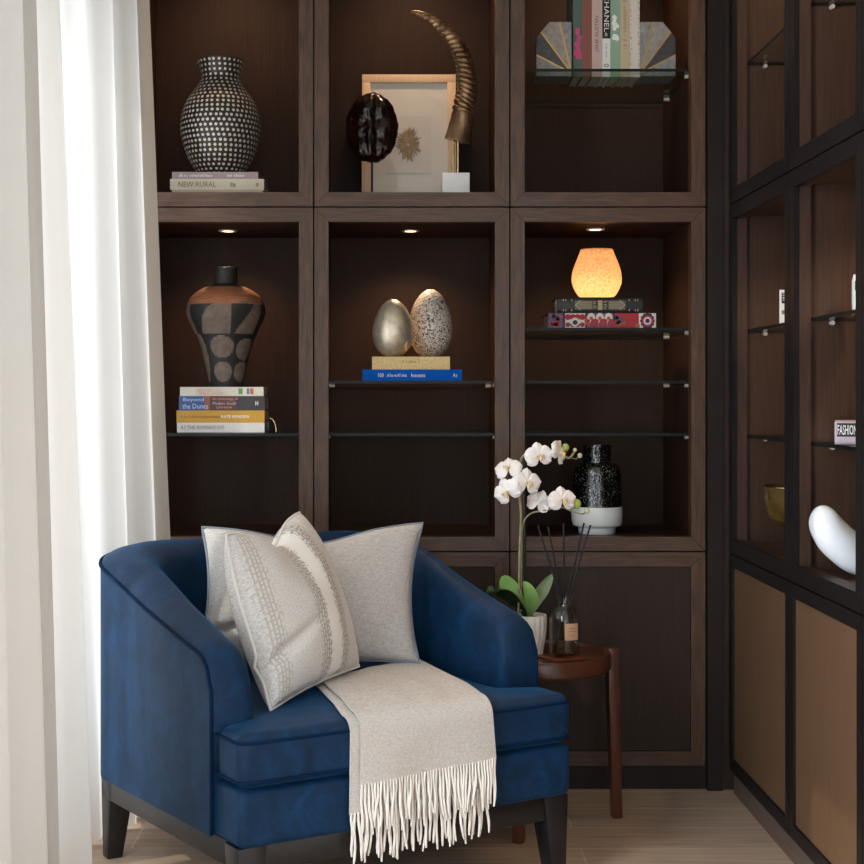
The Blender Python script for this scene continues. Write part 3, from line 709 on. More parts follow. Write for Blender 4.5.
MB().lathe(pr+[(pr[-1][0]-.004, pr[-1][1]), (pr[-1][0]-.005, pr[-1][1]-.03)], seg=56, capb=False).build('body', m, t, smooth=50)
# framed picture leaning on the back of its bay
Yb = 4.99; S = 5.05/F; a = at(362, 73, 5.05); b2 = at(456, 73, 5.05); zb = Z2+.0345; Hh = (a.z-zb)/math.cos(.17); Wd = b2.x-a.x
t = thing('framed_picture', 'pale wood framed picture of a tan coral motif leaning behind the horn', 'picture', ((a.x+b2.x)/2, Yb, zb), rot=(-.17, 0, 0))
fm = wood('pale_oak', '#d9b894', '#e8cdab', (60, 60, 5), .5, .1)
mb = MB(); w, f = Wd/2, .028
for x0, x1, z0, z1 in ((-w, w, 0, f), (-w, w, Hh-f, Hh), (-w, -w+f, f, Hh-f), (w-f, w, f, Hh-f)): mb.box(x0, x1, 0, .025, z0, z1)
mb.build('picture_frame', fm, t, bevel=.0012)
MB().box(-w+f, w-f, .012, .022, f, Hh-f).build('mount', plain('mount_board', '#e6e2da', .8), t)
mz = Hh*.49
MB().box(-.075, .075, .0095, .013, mz-.10, mz+.10).build('artwork_paper', plain('art_paper', '#e0dad0', .8), t)
mb = MB(); rr = random.Random(3)
for k in range(300):
    an = rr.uniform(0, 2*PI); r0 = rr.uniform(.004, .028); r1 = r0+rr.uniform(.010, .022)+(.006 if rr.random() < .3 else 0)*(1+.3*abs(math.sin(an)))
    e = Vector((math.cos(an)*.9, math.sin(an)*1.2)); n_ = Vector((-e.y, e.x))*rr.uniform(.0014, .003)*(.03/.03)
    p0, p1 = e*r0, e*r1
    mb.prism([p0+n_+Vector((-.003, mz)), p1+Vector((-.003, mz))+n_*.3, p1+Vector((-.003, mz))-n_*.3, p0-n_+Vector((-.003, mz))], 'y', .0085-.00001*k, .0096, k % 2)
mb.build('coral_motif', [plain('motif_tan', '#a98f66', .7), plain('motif_tan_dark', '#8d7450', .7)], t)
MB().box(-w+f, w-f, .004, .006, f, Hh-f).build('glazing', M['pane'], t)
# tortoise shell on a rod
Y = 4.76; S = Y/F; c = at(372, 128, Y); zb = Z2+.0345
t = thing('shell_sculpture', 'glossy dark brown shell on a thin black stand before the framed picture', 'ornament', (c.x, Y, zb))
m = noisy('shell_gloss', [(.3, '#070403'), (.55, '#1a0a07'), (.75, '#34150c')], 14, .2, bs=.5, dist=.006)
zc = c.z-zb
def shell(u, v):
    a = 2*PI*u; r = math.sin(min(v, 1)*PI/2)
    sc_ = 1+(.010*math.sin(22*a)+.012*math.sin(9*a+1))*r**6
    x = 26.2*S*r*math.cos(a)*sc_; z = 35*S*r*math.sin(a)*sc_
    h = math.cos(v*PI/2)
    y = -.055*h**.8 - .010*math.exp(-(x/.012)**2)*h + .006*max(0, math.sin(x*95+.8))*h + .005*math.sin(z*75)*h + .010*h*noise.noise(Vector((x*28, z*22, 3))) + .004*h*noise.noise(Vector((x*90, z*70, 1)))
    return (x, y, zc+z)
def shellb(u, v):
    p = shell(u, v); h = math.cos(v*PI/2); return (p[0], -.006+.012*(1-h)+.004*0 if False else p[1]*.25+.004, p[2])
mb = MB(); mb.grid(shell, 96, 20); mb.grid(lambda u, v: (shell(u, v)[0], .006*math.cos(v*PI/2)+.001, shell(u, v)[2]), 96, 20)
mb.uv = {}; mb.build('shell', m, t, merge=.0001, smooth=50)
MB().tube([(0, 0, .004), (0, 0, zc-35*S+.012)], .004, 10).build('rod', M['blackwood'], t, smooth=40)
MB().box(-.06, .06, -.045, .045, 0, .006).build('base_plate', M['blackwood'], t, bevel=.001)
# horn on a marble block
Y = 4.78; S = Y/F; c = at(455.5, 190, Y)
t = thing('horn_sculpture', 'curved ridged bronze horn on brass rods above a white marble block', 'ornament', (c.x, Y, zb))
hp = lambda x, y: Vector(((x-455.5)*S, 0, at(0, y, Y).z-zb))
blkz = at(0, 174.5, Y).z-zb
MB().box(-13.5*S, 13.5*S, -.04, .04, 0, blkz).build('marble_block', noisy('marble', [(.4, '#f3f2f0'), (.6, '#fbfafa')], 10, .3), t, bevel=.0015)
for dx in (-2.3, 2.6):
    MB().tube([((dx)*S, 0, blkz), (dx*S, 0, hp(0, 138).z)], .0042, 10).build('rod', M['brass'], t, smooth=40)
path = [(457.5, 141, 13.4), (459.5, 132, 12.6), (461.5, 122, 11.6), (463, 112, 10.8), (465.5, 100, 10.2), (467, 88, 9.8), (466.5, 76, 9.2), (464.5, 64, 8.5), (460.5, 52, 7.7), (454.5, 42, 6.8), (446, 31.5, 5.9), (436, 23, 4.8), (425, 16, 3.6), (416, 12.6, 2.4), (411, 11.8, 1.0)]
pp = rot_profile([(p[0], p[1]) for p in path], 22); n = len(pp); pts, rad = [], []
for i, p in enumerate(pp):
    f = i/(n-1)*(len(path)-1); k = min(int(f), len(path)-2); r = path[k][2]*(1-f+k)+path[k+1][2]*(f-k)
    ring = 0 if f < 2.9 else 1
    ph = (i/(n-1))**.85*34
    rr_ = r*(1+ring*.26*(abs(math.sin(PI*ph))**.6-.6))
    pts.append(hp(*p)); rad.append(rr_*S)
mb = MB(); o = 0; seg = 20; rings = []
for i, p in enumerate(pts):
    d = (pts[min(i+1, n-1)]-pts[max(i-1, 0)]).normalized(); w = Vector((0, 1, 0)); u = d.cross(w)
    sl = d*rad[i]*.35 if i > n*.2 else d*0
    rings.append([p+rad[i]*(math.cos(a)*u+.72*math.sin(a)*w)+sl*math.cos(a)*min(1, (i-n*.2)/20 if i > n*.2 else 0) for a in [2*PI*k/seg for k in range(seg)]])
mb.loft(rings); mb.build('horn', noisy('bronze_horn', [(.3, '#45321f'), (.5, '#82654a'), (.72, '#bd9c72')], 30, .32, .7, bs=.3, stretch=(1, 1, .3)), t, smooth=60)
# amber bowl on the right wall
t = thing('footed_bowl', 'amber glass bowl half hidden in the right wall unit', 'bowl', (1.15, 4.2, Z1+.034))
m = noisy('amber_bowl', [(.3, '#3a2a12'), (.6, '#5a4522')], 12, .2, Coat_Weight=.4)
pr = rot_profile([(.045, 0), (.03, .01), (.016, .025), (.016, .05), (.03, .066), (.066, .078), (.098, .098), (.112, .135), (.117, .188)], 5)
MB().lathe(pr, seg=48, capt=False).lathe([(pr[-1][0], pr[-1][1]), (.113, .19), (.108, .14), (.094, .104), (.06, .086), (.0005, .078)], seg=48, capb=False, capt=False).build('bowl', m, t, smooth=60)
MB().tube([(.1155*math.cos(2*PI*k/48), .1155*math.sin(2*PI*k/48), .189) for k in range(48)], .0018, 6, closed=True).build('rim', M['brass'], t, smooth=60)
# white curved sculpture on the right wall
Y = 3.64; S = Y/F; zf = Z1+.0345
t = thing('crescent_sculpture', 'large smooth white crescent-shaped sculpture in the right wall unit', 'ornament', (at(850, 0, Y).x, Y, zf))
lo = at(0, 580, Y).z
up_ = [(811, 530), (812, 520), (817, 512.5), (824, 510.5), (832, 513.5), (842, 524), (857, 537), (880, 549), (903, 537), (918, 524), (928, 513.5), (936, 511)]
dn_ = [(811, 532), (812.5, 540), (816, 548), (821, 556), (829, 564), (842, 574.5), (857, 581), (880, 584), (903, 581), (918, 574.5), (931, 564), (940, 550)]
m = plain('white_ceramic', '#e6eaf0', .25, Coat_Weight=.3)
ua, da = rot_profile(up_, 5), rot_profile(dn_, 5); rings = []
nn = len(ua)
for i in range(nn):
    A = Vector(((ua[i][0]-850)*S, 0, (584-ua[i][1])*S)); B = Vector(((da[i][0]-850)*S, 0, (584-da[i][1])*S))
    cc, h = (A+B)/2, (A-B)/2; th = min(.05, .016+h.length*.55)
    rings.append([cc+h*math.cos(a)+Vector((0, th*math.sin(a), 0)) for a in [2*PI*k/20 for k in range(20)]])
MB().loft(rings).build('crescent', m, t, smooth=70)

# ------------------------------------------------------------------ curtains
def curtain(name, label, top, bot, nf, amp0, amp1, mat, hem=None, z0=.012, z1=2.93, ph=0, seed=1):
    """top / bot: plan polylines (x, y) the folds follow"""
    t = thing(name, label, 'curtain', ((bot[0][0]+bot[-1][0])/2, (bot[0][1]+bot[-1][1])/2, 0), 0, 'window curtains')
    def pl(P, u):
        f = u*(len(P)-1); k = min(int(f), len(P)-2); f -= k
        return Vector((P[k][0]*(1-f)+P[k+1][0]*f, P[k][1]*(1-f)+P[k+1][1]*f))
    def fn(u, v):
        w = 1-v; w2 = w
        p = pl(top, u)*(1-w2)+pl(bot, u)*w2
        d = (pl(bot, min(1, u+.01))-pl(bot, max(0, u-.01))).normalized(); n_ = Vector((-d.y, d.x))
        uu = u+.018*noise.noise(Vector((u*4+seed, v*1.3, 0)))
        a = amp0*(1-w)+amp1*w
        s = math.sin(2*PI*nf*uu+ph); fo = math.copysign(abs(s)**.75, s)*(.75+.5*noise.noise(Vector((uu*nf*.9+seed*3, v*.8, 2))))
        p = p+n_*a*fo+d*.3*a*math.cos(2*PI*nf*uu+ph)*s
        return (p.x, p.y, z0+(z1-z0)*v)
    mb = MB(); mb.grid(fn, int(nf*22), 36); mb.uv = {}
    o = mb.build('fabric', [mat, hem or mat], t, off=t.location, smooth=180, recalc=False)
    nu = int(nf*22)
    for i, p in enumerate(o.data.polygons):
        if hem and i % nu > nu*.925: p.material_index = 1
    mb = MB(); mb.grid(lambda u, v: Vector(fn(u, v*.03+.97))+Vector((0, 0, .012)), int(nf*22), 2); mb.uv = {}
    mb.build('heading_tape', mat, t, off=t.location, smooth=180, recalc=False)
    return t
M['sheer'] = sheer('sheer_fabric', '#f2efea', .66, .02)
M['sheer_mid'] = sheer('sheer_mid_fabric', '#e3e0db', .45, .01)
M['hem'] = sheer('sheer_hem', '#e0d8cc', .38, .0)
M['drape'] = sheer('linen_drape', '#cdc9c4', .22, .0, 500)
curtain('curtain', 'greyish near linen curtain at the far left edge of the photo', [(-.80, 2.55), (-.835, 3.0), (-.845, 3.40)], [(-.80, 2.55), (-.785, 3.0), (-.765, 3.36)], 3.5, .04, .045, M['drape'], ph=.6, seed=3)
curtain('curtain', 'middle pale curtain fold between the greyish drape and the sunlit sheer', [(-.90, 3.30), (-.885, 3.5), (-.872, 3.74)], [(-.89, 3.30), (-.80, 3.46), (-.735, 3.62)], 2.5, .025, .035, M['sheer_mid'], ph=2.4, seed=5)
curtain('curtain', 'bright sunlit sheer curtain next to the bookcase', [(-.93, 3.66), (-.875, 3.95), (-.757, 4.49)], [(-.91, 3.74), (-.835, 4.0), (-.632, 4.47)], 6.2, .026, .036, M['sheer'], M['hem'], ph=2.0, seed=8)
tr_ = MB().tube([(-.86, 2.3, 2.955), (-.86, 4.5, 2.955)], .012, 10); o = tr_.build('trim_6', M['steel'], smooth=40); struct(o)

# ------------------------------------------------------------------ armchair
ANG = math.radians(31); FLx, FLy = -.334, 3.261
U2, V2 = Vector((math.cos(ANG), math.sin(ANG))), Vector((-math.sin(ANG), math.cos(ANG)))
org = Vector((FLx, FLy)) + U2*.4525
chair = thing('armchair', 'deep blue velvet tub armchair with black tapered legs', 'armchair', (org.x, org.y, 0), ANG)
def lerpt(tab, x):
    if x <= tab[0][0]: return tab[0][1]
    for (a, b), (c, d) in zip(tab, tab[1:]):
        if x <= c: return b+(d-b)*(x-a)/(c-a)
    return tab[-1][1]
HW, DP_ = .4525, .90
def outl(hw, dp, R, t0, ns, nc, nb, t1=.155):
    pts = []
    for k in range(ns): pts.append((-hw, t0+(dp-R-t0)*(k/ns)**1.0))
    for k in range(nc): a = PI-PI/2*k/nc; pts.append((-hw+R+R*math.cos(a), dp-R+R*math.sin(a)))
    for k in range(nb): pts.append((-hw+R+(2*hw-2*R)*k/nb, dp))
    for k in range(nc): a = PI/2-PI/2*k/nc; pts.append((hw-R+R*math.cos(a), dp-R+R*math.sin(a)))
    for k in range(ns+1): pts.append((hw, dp-R-(dp-R-t1)*(k/ns)))
    return [(x-.045*y/.9, y) if x < 0 else (x+.012*y/.9, y) for x, y in pts]
ARM0 = .135
ns, nc, nb = 26, 12, 14
OU = outl(HW, DP_, .17, ARM0, ns, nc, nb); IN = outl(.350, .775, .22, ARM0, ns, nc, nb)
topz = lambda t: lerpt([(.115, .606), (.15, .620), (.3, .652), (.5, .700), (.7, .757), (.8, .780), (.9, .800)], t)
rings = []
for (ox, oy), (ix, iy) in zip(OU, IN):
    T = topz(oy); e = oy-(ARM0 if ox < 0 else .155)
    if e < .07: T -= .060*(1-math.sqrt(max(0, 1-(1-e/.07)**2)))
    prof = [(0, .217), (-.0, .30), (0, .42), (0, .52 if T > .56 else T-.05), (0, T-.016), (.03, T-.004), (.12, T+.006), (.3, T+.014), (.5, T+.016), (.7, T+.011), (.86, T-.002), (.95, T-.022), (1, T-.05), (1, .45), (1, .32)]
    rings.append([(ox+(ix-ox)*f, oy+(iy-oy)*f, z) for f, z in prof])
mb = MB(); mb.loft(rings, closed=True)
shellob = mb.build('back_and_arms', M['velvet'], chair, smooth=50)
pp_ = [(OU[0][0]-.001, OU[0][1]-.001, z) for z in (.22, .35, .5)]+[(x*1.002, y, (topz(y)-(.060*(1-math.sqrt(max(0, 1-(1-min(1, (y-(ARM0 if x < 0 else .155))/.07))**2)))))-.010) for x, y in OU]+[(OU[-1][0]+.001, OU[-1][1]-.001, z) for z in (.5, .35, .22)]
MB().tube(pp_, .0045, 8).build('piping', M['pipe_blue'], shellob, smooth=60)
# apron
def rbox(hw, z0, z1, t0, t1, r, n=6, crown=0, wf=None, flat=24):
    """lofted along t: rounded-rectangle sections with rounded front"""
    rings = []
    ts = [t0+r*(1-math.cos(PI/2*k/n)) for k in range(n+1)]+([t0+r+(t1-t0-r)*k/18 for k in range(1, 19)])
    for t in ts:
        e = t-t0; sh = r*(1-math.sqrt(max(0, 1-(1-min(1, e/r))**2)))
        w = (wf(t) if wf else hw)-sh; a, b = z0+sh, z1-sh; rr = max(.002, min(r, (b-a)/2-.001)); ring = []
        for cx, cz, a0 in ((w-rr, a+rr, -PI/2), (w-rr, b-rr, 0), (-w+rr, b-rr, PI/2), (-w+rr, a+rr, PI)):
            for k in range(5): an = a0+PI/2*k/4; ring.append([cx+rr*math.cos(an), t, cz+rr*math.sin(an)])
            if a0 == 0:
                for k in range(1, flat): ring.append([(w-rr)*(1-2*k/flat), t, b])
        for p in ring:
            if p[2] > (z0+z1)/2: p[2] += crown*(1-(p[0]/w)**2)*min(1, e/.12)*(1 if t < .5 else max(.2, 1-(t-.5)*3))
        rings.append(ring)
    mb = MB(); mb.loft(rings); return mb
apron = rbox(HW-.001, .217, .344, 0, .18, .018).build('seat_base', M['velvet'], chair, smooth=50)
MB().box(-.36, .36, .12, .78, .25, .342).build('seat_deck', M['velvet'], chair)
wf = lambda t: HW if t < .13 else (.347 if t > .15 else HW-(HW-.347)*(t-.13)/.02)
cush = rbox(HW, .347, .468, -.004, .77, .028, crown=.014, wf=wf).build('seat_cushion', M['velvet'], chair, smooth=50)
def edge_line(z, tt, hw): return [(-hw-.001, .125, z), (-hw-.001, .05, z), (-hw, .02, z), (-hw+.008, .004+tt, z), (-hw+.03, -.001+tt, z)]+[(x/10*(hw-.04), -.003+tt, z) for x in range(-9, 10)]+[(hw-.03, -.001+tt, z), (hw-.008, .004+tt, z), (hw, .02, z), (hw+.001, .05, z), (hw+.001, .125, z)]
MB().tube(edge_line(.449, 0, HW-.002), .004, 8).build('piping', M['pipe_blue'], cush, smooth=60)
MB().tube(edge_line(.362, 0, HW-.002), .004, 8).build('piping', M['pipe_blue'], cush, smooth=60)
# base frame and legs
mb = MB()
mb.prism([(-HW+.016, .03), (-HW-.022, .80), (-HW+.007, .80), (-HW+.045, .03)], 'z', .158, .2165); mb.box(HW-.045, HW-.016, .03, .80, .158, .2165)
mb.box(-HW+.016, HW-.016, .02, .05, .158, .2165); mb.box(-.36, .36, .82, .85, .158, .2165)
fr_ = mb.build('base_frame', M['blackwood'], chair, bevel=.002)
def leg(x, y, sx, sy):
    t, bt = .036, .02
    x1, y1 = x+sx*.012, y+sy*.012
    MB().loft([[(x1-bt*1.0+sx*.002, y1-bt, 0), (x1+bt, y1-bt, 0), (x1+bt, y1+bt, 0), (x1-bt, y1+bt, 0)], [(x-t, y-t, .217), (x+t, y-t, .217), (x+t, y+t, .217), (x-t, y+t, .217)]]).build('leg', M['blackwood'], chair, bevel=.003)
for x, y, sx, sy in ((-.415, .05, -1, -1), (.415, .05, 1, -1), (-.437, .775, -1, 1), (.412, .775, 1, 1)): leg(x, y, sx, sy)

# ------------------------------------------------------------------ pillows
def pillow(name, label, BL, BR, e2, th, chop, squeeze, mat, pmat, ears=.07, seed=0, grow=.045):
    BL, BR, e2 = Vector(BL), Vector(BR), Vector(e2); e1 = BR-BL
    Cc = BL+e1/2+e2/2; n_ = e1.cross(e2).normalized()
    t = thing(name, label, 'pillow', BL+e1/2, 0, 'pillows on the armchair')
    def sh(u, v, s):
        vv = max(0, v)
        U = u*(1-ears*(1-v*v)); V = v*(1-ears*.8*(1-u*u))
        cm = math.exp(-(u/.42)**2)*vv**2
        V -= chop*cm; U *= 1-squeeze*vv**2
        h = th*(max(0, (1-u*u))*max(0, (1-v*v)))**.42*(1-.45*math.exp(-(u/.3)**2)*vv*(1 if chop else 0))
        h += .006*noise.noise(Vector((u*2.2+seed, v*2.2, seed)))*(1-max(abs(u), abs(v))**4)
        if chop: h -= .02*math.exp(-((v+.28-.25*u)/.07)**2)*max(0, 1-((u+.75)/.75)**2 if u < 0 else 0)*(s > 0)
        return Cc+e1/2*U+e2/2*V+n_*(h*s)
    mb = MB()
    mb.grid(lambda a, b: sh(a*2-1, b*2-1, 1), 44, 44); mb.grid(lambda a, b: sh(a*2-1, b*2-1, -1), 44, 44)
    o = mb.build('cover', mat, t, off=t.location, merge=.0002, smooth=75)
    ed = [(-1+2*k/20, -1) for k in range(20)]+[(1, -1+2*k/20) for k in range(20)]+[(1-2*k/20, 1) for k in range(20)]+[(-1, 1-2*k/20) for k in range(20)]
    MB().tube([sh(u, v, 1) for u, v in ed], .0042, 8, closed=True).build('piping', pmat, t, off=t.location, smooth=60)
    return t
pillow('throw_pillow', 'grey woven pillow with blue piping, behind the lighter pillow', (-.520, 3.875, .497), (.067, 4.00, .497), (.012, .10, .362), .085, .20, .0, M['linen'], M['pipe_grey'], ears=.10, seed=2)
pillow('throw_pillow', 'light pillow with raised fret pattern and smooth band, front left', (-.288, 3.50, .474), (-.090, 3.84, .515), (-.137, .10, .392), .095, .26, .20, M['fret'], plain('pillow_edge', '#dbd8d4', .8), ears=.06, seed=7)

# ------------------------------------------------------------------ throw
thr = thing('throw_blanket', 'folded beige woven throw with cream tassels hanging over the seat front', 'blanket', (org.x-U2.x*.0125, org.y-U2.y*.0125, 0), ANG)
seatz = lambda x, t: .468+.014*(1-(x/.46)**2)*min(1, max(0, t)/.12)
mb = MB()
def strip(xl0, xl1, xr0, xr1, tb, off, hem_l, hem_r, mi):
    """xl0/xr0: edges at the back of the seat, xl1/xr1 at the front edge"""
    n1, n2, n3 = 14, 8, 14; R = .03
    def fn(a, v):
        k = v*(n1+n2+n3)
        wr = .0025*noise.noise(Vector((a*7, v*3, off*200)))
        t0 = tb[0]+(tb[1]-tb[0])*a
        if k <= n1:
            s = k/n1; t = t0+(R-t0)*s
            x = (xl0+(xl1-xl0)*s)*(1-a)+(xr0+(xr1-xr0)*s)*a
            return (x, t, seatz(x, t)+.003+off+wr+.002)
        x = xl1*(1-a)+xr1*a
        if k <= n1+n2:
            an = PI/2*(k-n1)/n2; zz = seatz(x, R)-R
            return (x, R-(R+off+.006)*math.sin(an), zz+(R+off+.005)*math.cos(an)+wr)
        s = (k-n1-n2)/n3; hem = hem_l*(1-a)+hem_r*a
        z0 = seatz(x, R)-R; x = x+.01*s*(a-.5)
        return (x, -off-.006-abs(wr)-.004*s*(1+math.sin(a*9)), z0+(hem-z0)*s)
    f2 = lambda a, v: Vector(fn(a, v))
    nu = 30
    pts = [[f2(i/nu, j/36) for i in range(nu+1)] for j in range(37)]
    th = .004
    # thick cloth: outer and inner sheets joined along their border
    o = len(mb.v)
    nrm = []
    for j in range(37):
        for i in range(nu+1):
            du = pts[j][min(i+1, nu)]-pts[j][max(i-1, 0)]; dv = pts[min(j+1, 36)][i]-pts[max(j-1, 0)][i]
            nn_ = dv.cross(du).normalized(); nrm.append(nn_ if nn_.z+(-nn_.y)*.9 > 0 else -nn_)
    for j in range(37):
        for i in range(nu+1): mb.v.append(pts[j][i]+nrm[j*(nu+1)+i]*th)
    for j in range(37):
        for i in range(nu+1): mb.v.append(pts[j][i])
    m_ = 37*(nu+1)
    for j in range(36):
        for i in range(nu):
            a = o+j*(nu+1)+i; b = [a, a+1, a+nu+2, a+nu+1]
            mb.f.append(b); mb.f.append([q_+m_ for q_ in b[::-1]]); mb.m += [mi, mi]
    bd = [j*(nu+1) for j in range(37)]+[36*(nu+1)+i for i in range(1, nu+1)]+[j*(nu+1)+nu for j in range(35, -1, -1)]+[i for i in range(nu-1, 0, -1)]
    for q_, w_ in zip(bd, bd[1:]+bd[:1]): mb.f.append([o+q_, o+w_, o+w_+m_, o+q_+m_]); mb.m.append(mi)
    return f2
lowf = strip(-.075, -.170, .31, .195, (.34, .50), .0, .262, .272, 0)
uppf = strip(-.060, -.148, .325, .213, (.34, .50), .010, .325, .342, 0)
mb.build('cloth', M['throw'], thr, smooth=60)
rr = random.Random(11)
for f2, n, ln in ((uppf, 46, .118), (lowf, 44, .118)):
    for k in range(n):
        p = f2((k+.5)/n, 1); l = ln*rr.uniform(.82, 1.06); dx, dy = rr.uniform(-.012, .012), rr.uniform(-.006, .001); ph = rr.uniform(0, 6)
        pts = [Vector((p.x+dx*(j/6)**1.5+.0022*math.sin(ph+j*1.1)*min(1, j/2), p.y-.003+dy*j/6+.001*math.cos(ph+j), p.z+.004-l*j/6)) for j in range(7)]
        MB().tube(pts, [.0028, .0034, .0033, .0034, .0033, .0034, .0022], 6).build('tassel', M['tassel'], thr, smooth=60)

# ------------------------------------------------------------------ side table
tx, ty = .417, 4.268; TZ = .478
tab = thing('side_table', 'round walnut side table with outside legs, right of the armchair', 'table', (tx, ty, 0))
RT = .198
MB().lathe([(.0005, TZ-.046), (RT-.008, TZ-.046), (RT, TZ-.038), (RT, TZ-.004), (RT-.004, TZ+.004), (RT-.013, TZ+.004), (RT-.017, TZ-.004), (.0005, TZ-.004)], seg=72, capb=False, capt=False).build('tabletop', M['walnut'], tab, smooth=35)
for k in range(3):
    a = math.radians(8.6+120*k); e, tg = Vector((math.cos(a), math.sin(a), 0)), Vector((-math.sin(a), math.cos(a), 0))
    def ring(r, w, d, z): return [e*(r+i*d)+tg*j*w+Vector((0, 0, z)) for i, j in ((-1, -1), (1, -1), (1, 1), (-1, 1))]
    MB().loft([ring(RT+.024, .016, .014, 0), ring(RT+.012, .020, .016, TZ-.12), ring(RT+.010, .020, .016, TZ+.010)]).build('leg', M['walnut_v'], tab, bevel=.004)
TS = TZ-.0035
# coaster tray
mb = MB(); t = thing('coaster', 'thin copper brown square coaster under the glass diffuser bottle', 'coaster', (.470, 4.195, TS), math.radians(28))
mb.box(-.055, .055, -.055, .055, 0, .005).build('slab', noisy('copper_leather', [(.3, '#6b2f1c'), (.7, '#8a4a30')], 40, .3), t, bevel=.0015)
# diffuser bottle
t = thing('reed_diffuser', 'clear glass reed diffuser bottle with peach label and black reeds', 'diffuser', (.4775, 4.2, TS+.005))
pr = rot_profile([(.036, 0), (.0415, .004), (.043, .012), (.043, .098), (.041, .112), (.034, .128), (.023, .137), (.019, .142), (.019, .160)], 5)
MB().lathe(pr+[(.025, .161), (.0255, .168), (.022, .169), (.0165, .168), (.0165, .14), (.021, .133), (.030, .124), (.0385, .110), (.0400, .098), (.0400, .012), (.037, .009), (.0005, .009)], seg=40, capt=False).build('bottle', M['bottle'], t, smooth=50)
MB().lathe([(.0005, .0095), (.037, .0095), (.0396, .0125), (.0396, .030), (.0005, .030)], seg=40, capb=False, capt=False).build('oil', M['oil'], t, smooth=40)
a0 = math.radians(-70); lbl = MB()
lbl.grid(lambda u, v: (.0438*math.cos(a0+(u-.5)*.95), .0438*math.sin(a0+(u-.5)*.95), .050+.046*v), 10, 2); lbl.uv = {}
lb = lbl.build('bottle_label', plain('peach_label', '#d6a88a', .6), t, smooth=60)
for k, (w, zz) in enumerate(((.45, .082), (.6, .074), (.4, .062))):
    q_ = MB(); q_.grid(lambda u, v: (.0441*math.cos(a0+(u-.5)*w), .0441*math.sin(a0+(u-.5)*w), zz+.0014*v), 8, 1); q_.uv = {}
    q_.build('print_line', ink('brownline', '#9b6d52'), lb, smooth=60)
for px, py, yo, bx, by in ((538, 526, .0, .016, .01), (548, 527, .05, .012, -.012), (563.5, 523, -.06, .0, .012), (584, 523, .05, -.018, .004), (590.5, 525, -.03, -.014, -.014)):
    p = at(px, py, 4.2+yo)-Vector((.4775, 4.2, TS+.005)); q0 = Vector((bx, by, .012))
    k = (.16-q0.z)/(p.z-q0.z); nk = q0+(p-q0)*k          # keep the reed inside the neck
    nk = Vector((nk.x, nk.y, 0)); 
    if nk.length > .012: nk *= .012/nk.length
    nk.z = .16; d = (p-nk); bt = nk-d*(.148/d.z)
    bt = Vector((max(-.03, min(.03, bt.x)), max(-.03, min(.03, bt.y)), .012))
    MB().tube([bt, nk, p], .0027, 8).build('reed', plain('black_reed', '#151416', .6) if 'reedm' not in M else M['reedm'], t, smooth=60)
# ------------------------------------------------------------------ orchid
ox, oy = .381, 4.262
orc = thing('potted_orchid', 'white orchid in a ribbed white pot on the side table', 'plant', (ox, oy, TS))
PH = .112
def potr(z): return .040+.012*math.sin(min(1, z/PH*1.1)*PI/2)-.004*max(0, (z/PH-.8))*5*.4
rings = []
for k in range(11):
    z = PH*k/10; R = potr(z)
    rings.append([(R*(1+.045*abs(math.cos(9*a))-.03)*math.cos(a), R*(1+.045*abs(math.cos(9*a))-.03)*math.sin(a), z) for a in [2*PI*j/144 for j in range(144)]])
for dz, k in ((0, .9), (-.012, .88)):
    rings.append([(potr(PH)*k*math.cos(a), potr(PH)*k*math.sin(a), PH+dz) for a in [2*PI*j/144 for j in range(144)]])
MB().loft(rings).build('pot', plain('pot_glaze', '#e9e4dd', .45), orc, smooth=60)
MB().lathe([(.0005, PH-.008), (.044, PH-.010)], seg=30, capt=False).build('soil', noisy('bark', [(.3, '#20160f'), (.7, '#4a3524')], 60, .9, bs=.8), orc)
lm = noisy('orchid_leaf', [(.3, '#6d9f4a'), (.7, '#a5c878')], 10, .4, stretch=(1, 1, .4)); lmd = noisy('orchid_leaf_dark', [(.3, '#142a16'), (.7, '#223f22')], 10, .35); lmp = noisy('orchid_leaf_pale', [(.3, '#93ad84'), (.7, '#b9cba6')], 10, .4)
def leaf(tip, mid, w, mat, yt=0, fold=.3):
    A = Vector((0, 0, PH-.01)); tp, md = Vector(tip), Vector(mid); B_ = md*2-(A+tp)/2
    def cv(s): return A*(1-s)**2+B_*2*s*(1-s)+tp*s*s
    n_ = 16; mb = MB()
    def fn(u, v):
        p = cv(v); d = (cv(min(1, v+.02))-cv(max(0, v-.02))).normalized()
        side = Vector((math.cos(yt), math.sin(yt), 0)); side = (side-d*side.dot(d)).normalized(); nn_ = side.cross(d)
        ww = w*(math.sin(PI*min(1, v*.93+.07))**.65)*(.55+.45*min(1, v*2)); s = u*2-1
        return p+side*ww*s+nn_*(abs(s)**1.5*ww*fold)
    mb.grid(fn, 10, n_); mb.grid(lambda u, v: Vector(fn(u, v))+Vector((0, .0018, -.0008)), 10, n_); mb.uv = {}
    return mb.build('leaf', mat, orc, smooth=80)
def loc(px, py, Y=4.25): return at(px, py, Y)-Vector((ox, oy, TS))
leaf(loc(553, 573, 4.22), loc(540, 592, 4.24), .026, lmp, .5, .2)
leaf(loc(523, 581, 4.20), loc(531, 598, 4.21), .020, lm, .15, .35)
leaf(loc(502, 576, 4.26), loc(511, 589, 4.26), .028, lm, -.35, .15)
leaf(loc(486, 594, 4.24), loc(504, 590, 4.24), .032, lmd, -.6, .3)
leaf(loc(540, 590, 4.36), loc(533, 600, 4.33), .018, lmd, .5, .3)
stm = noisy('orchid_stem', [(.3, '#7f7a58'), (.7, '#a49d78')], 60, .6)
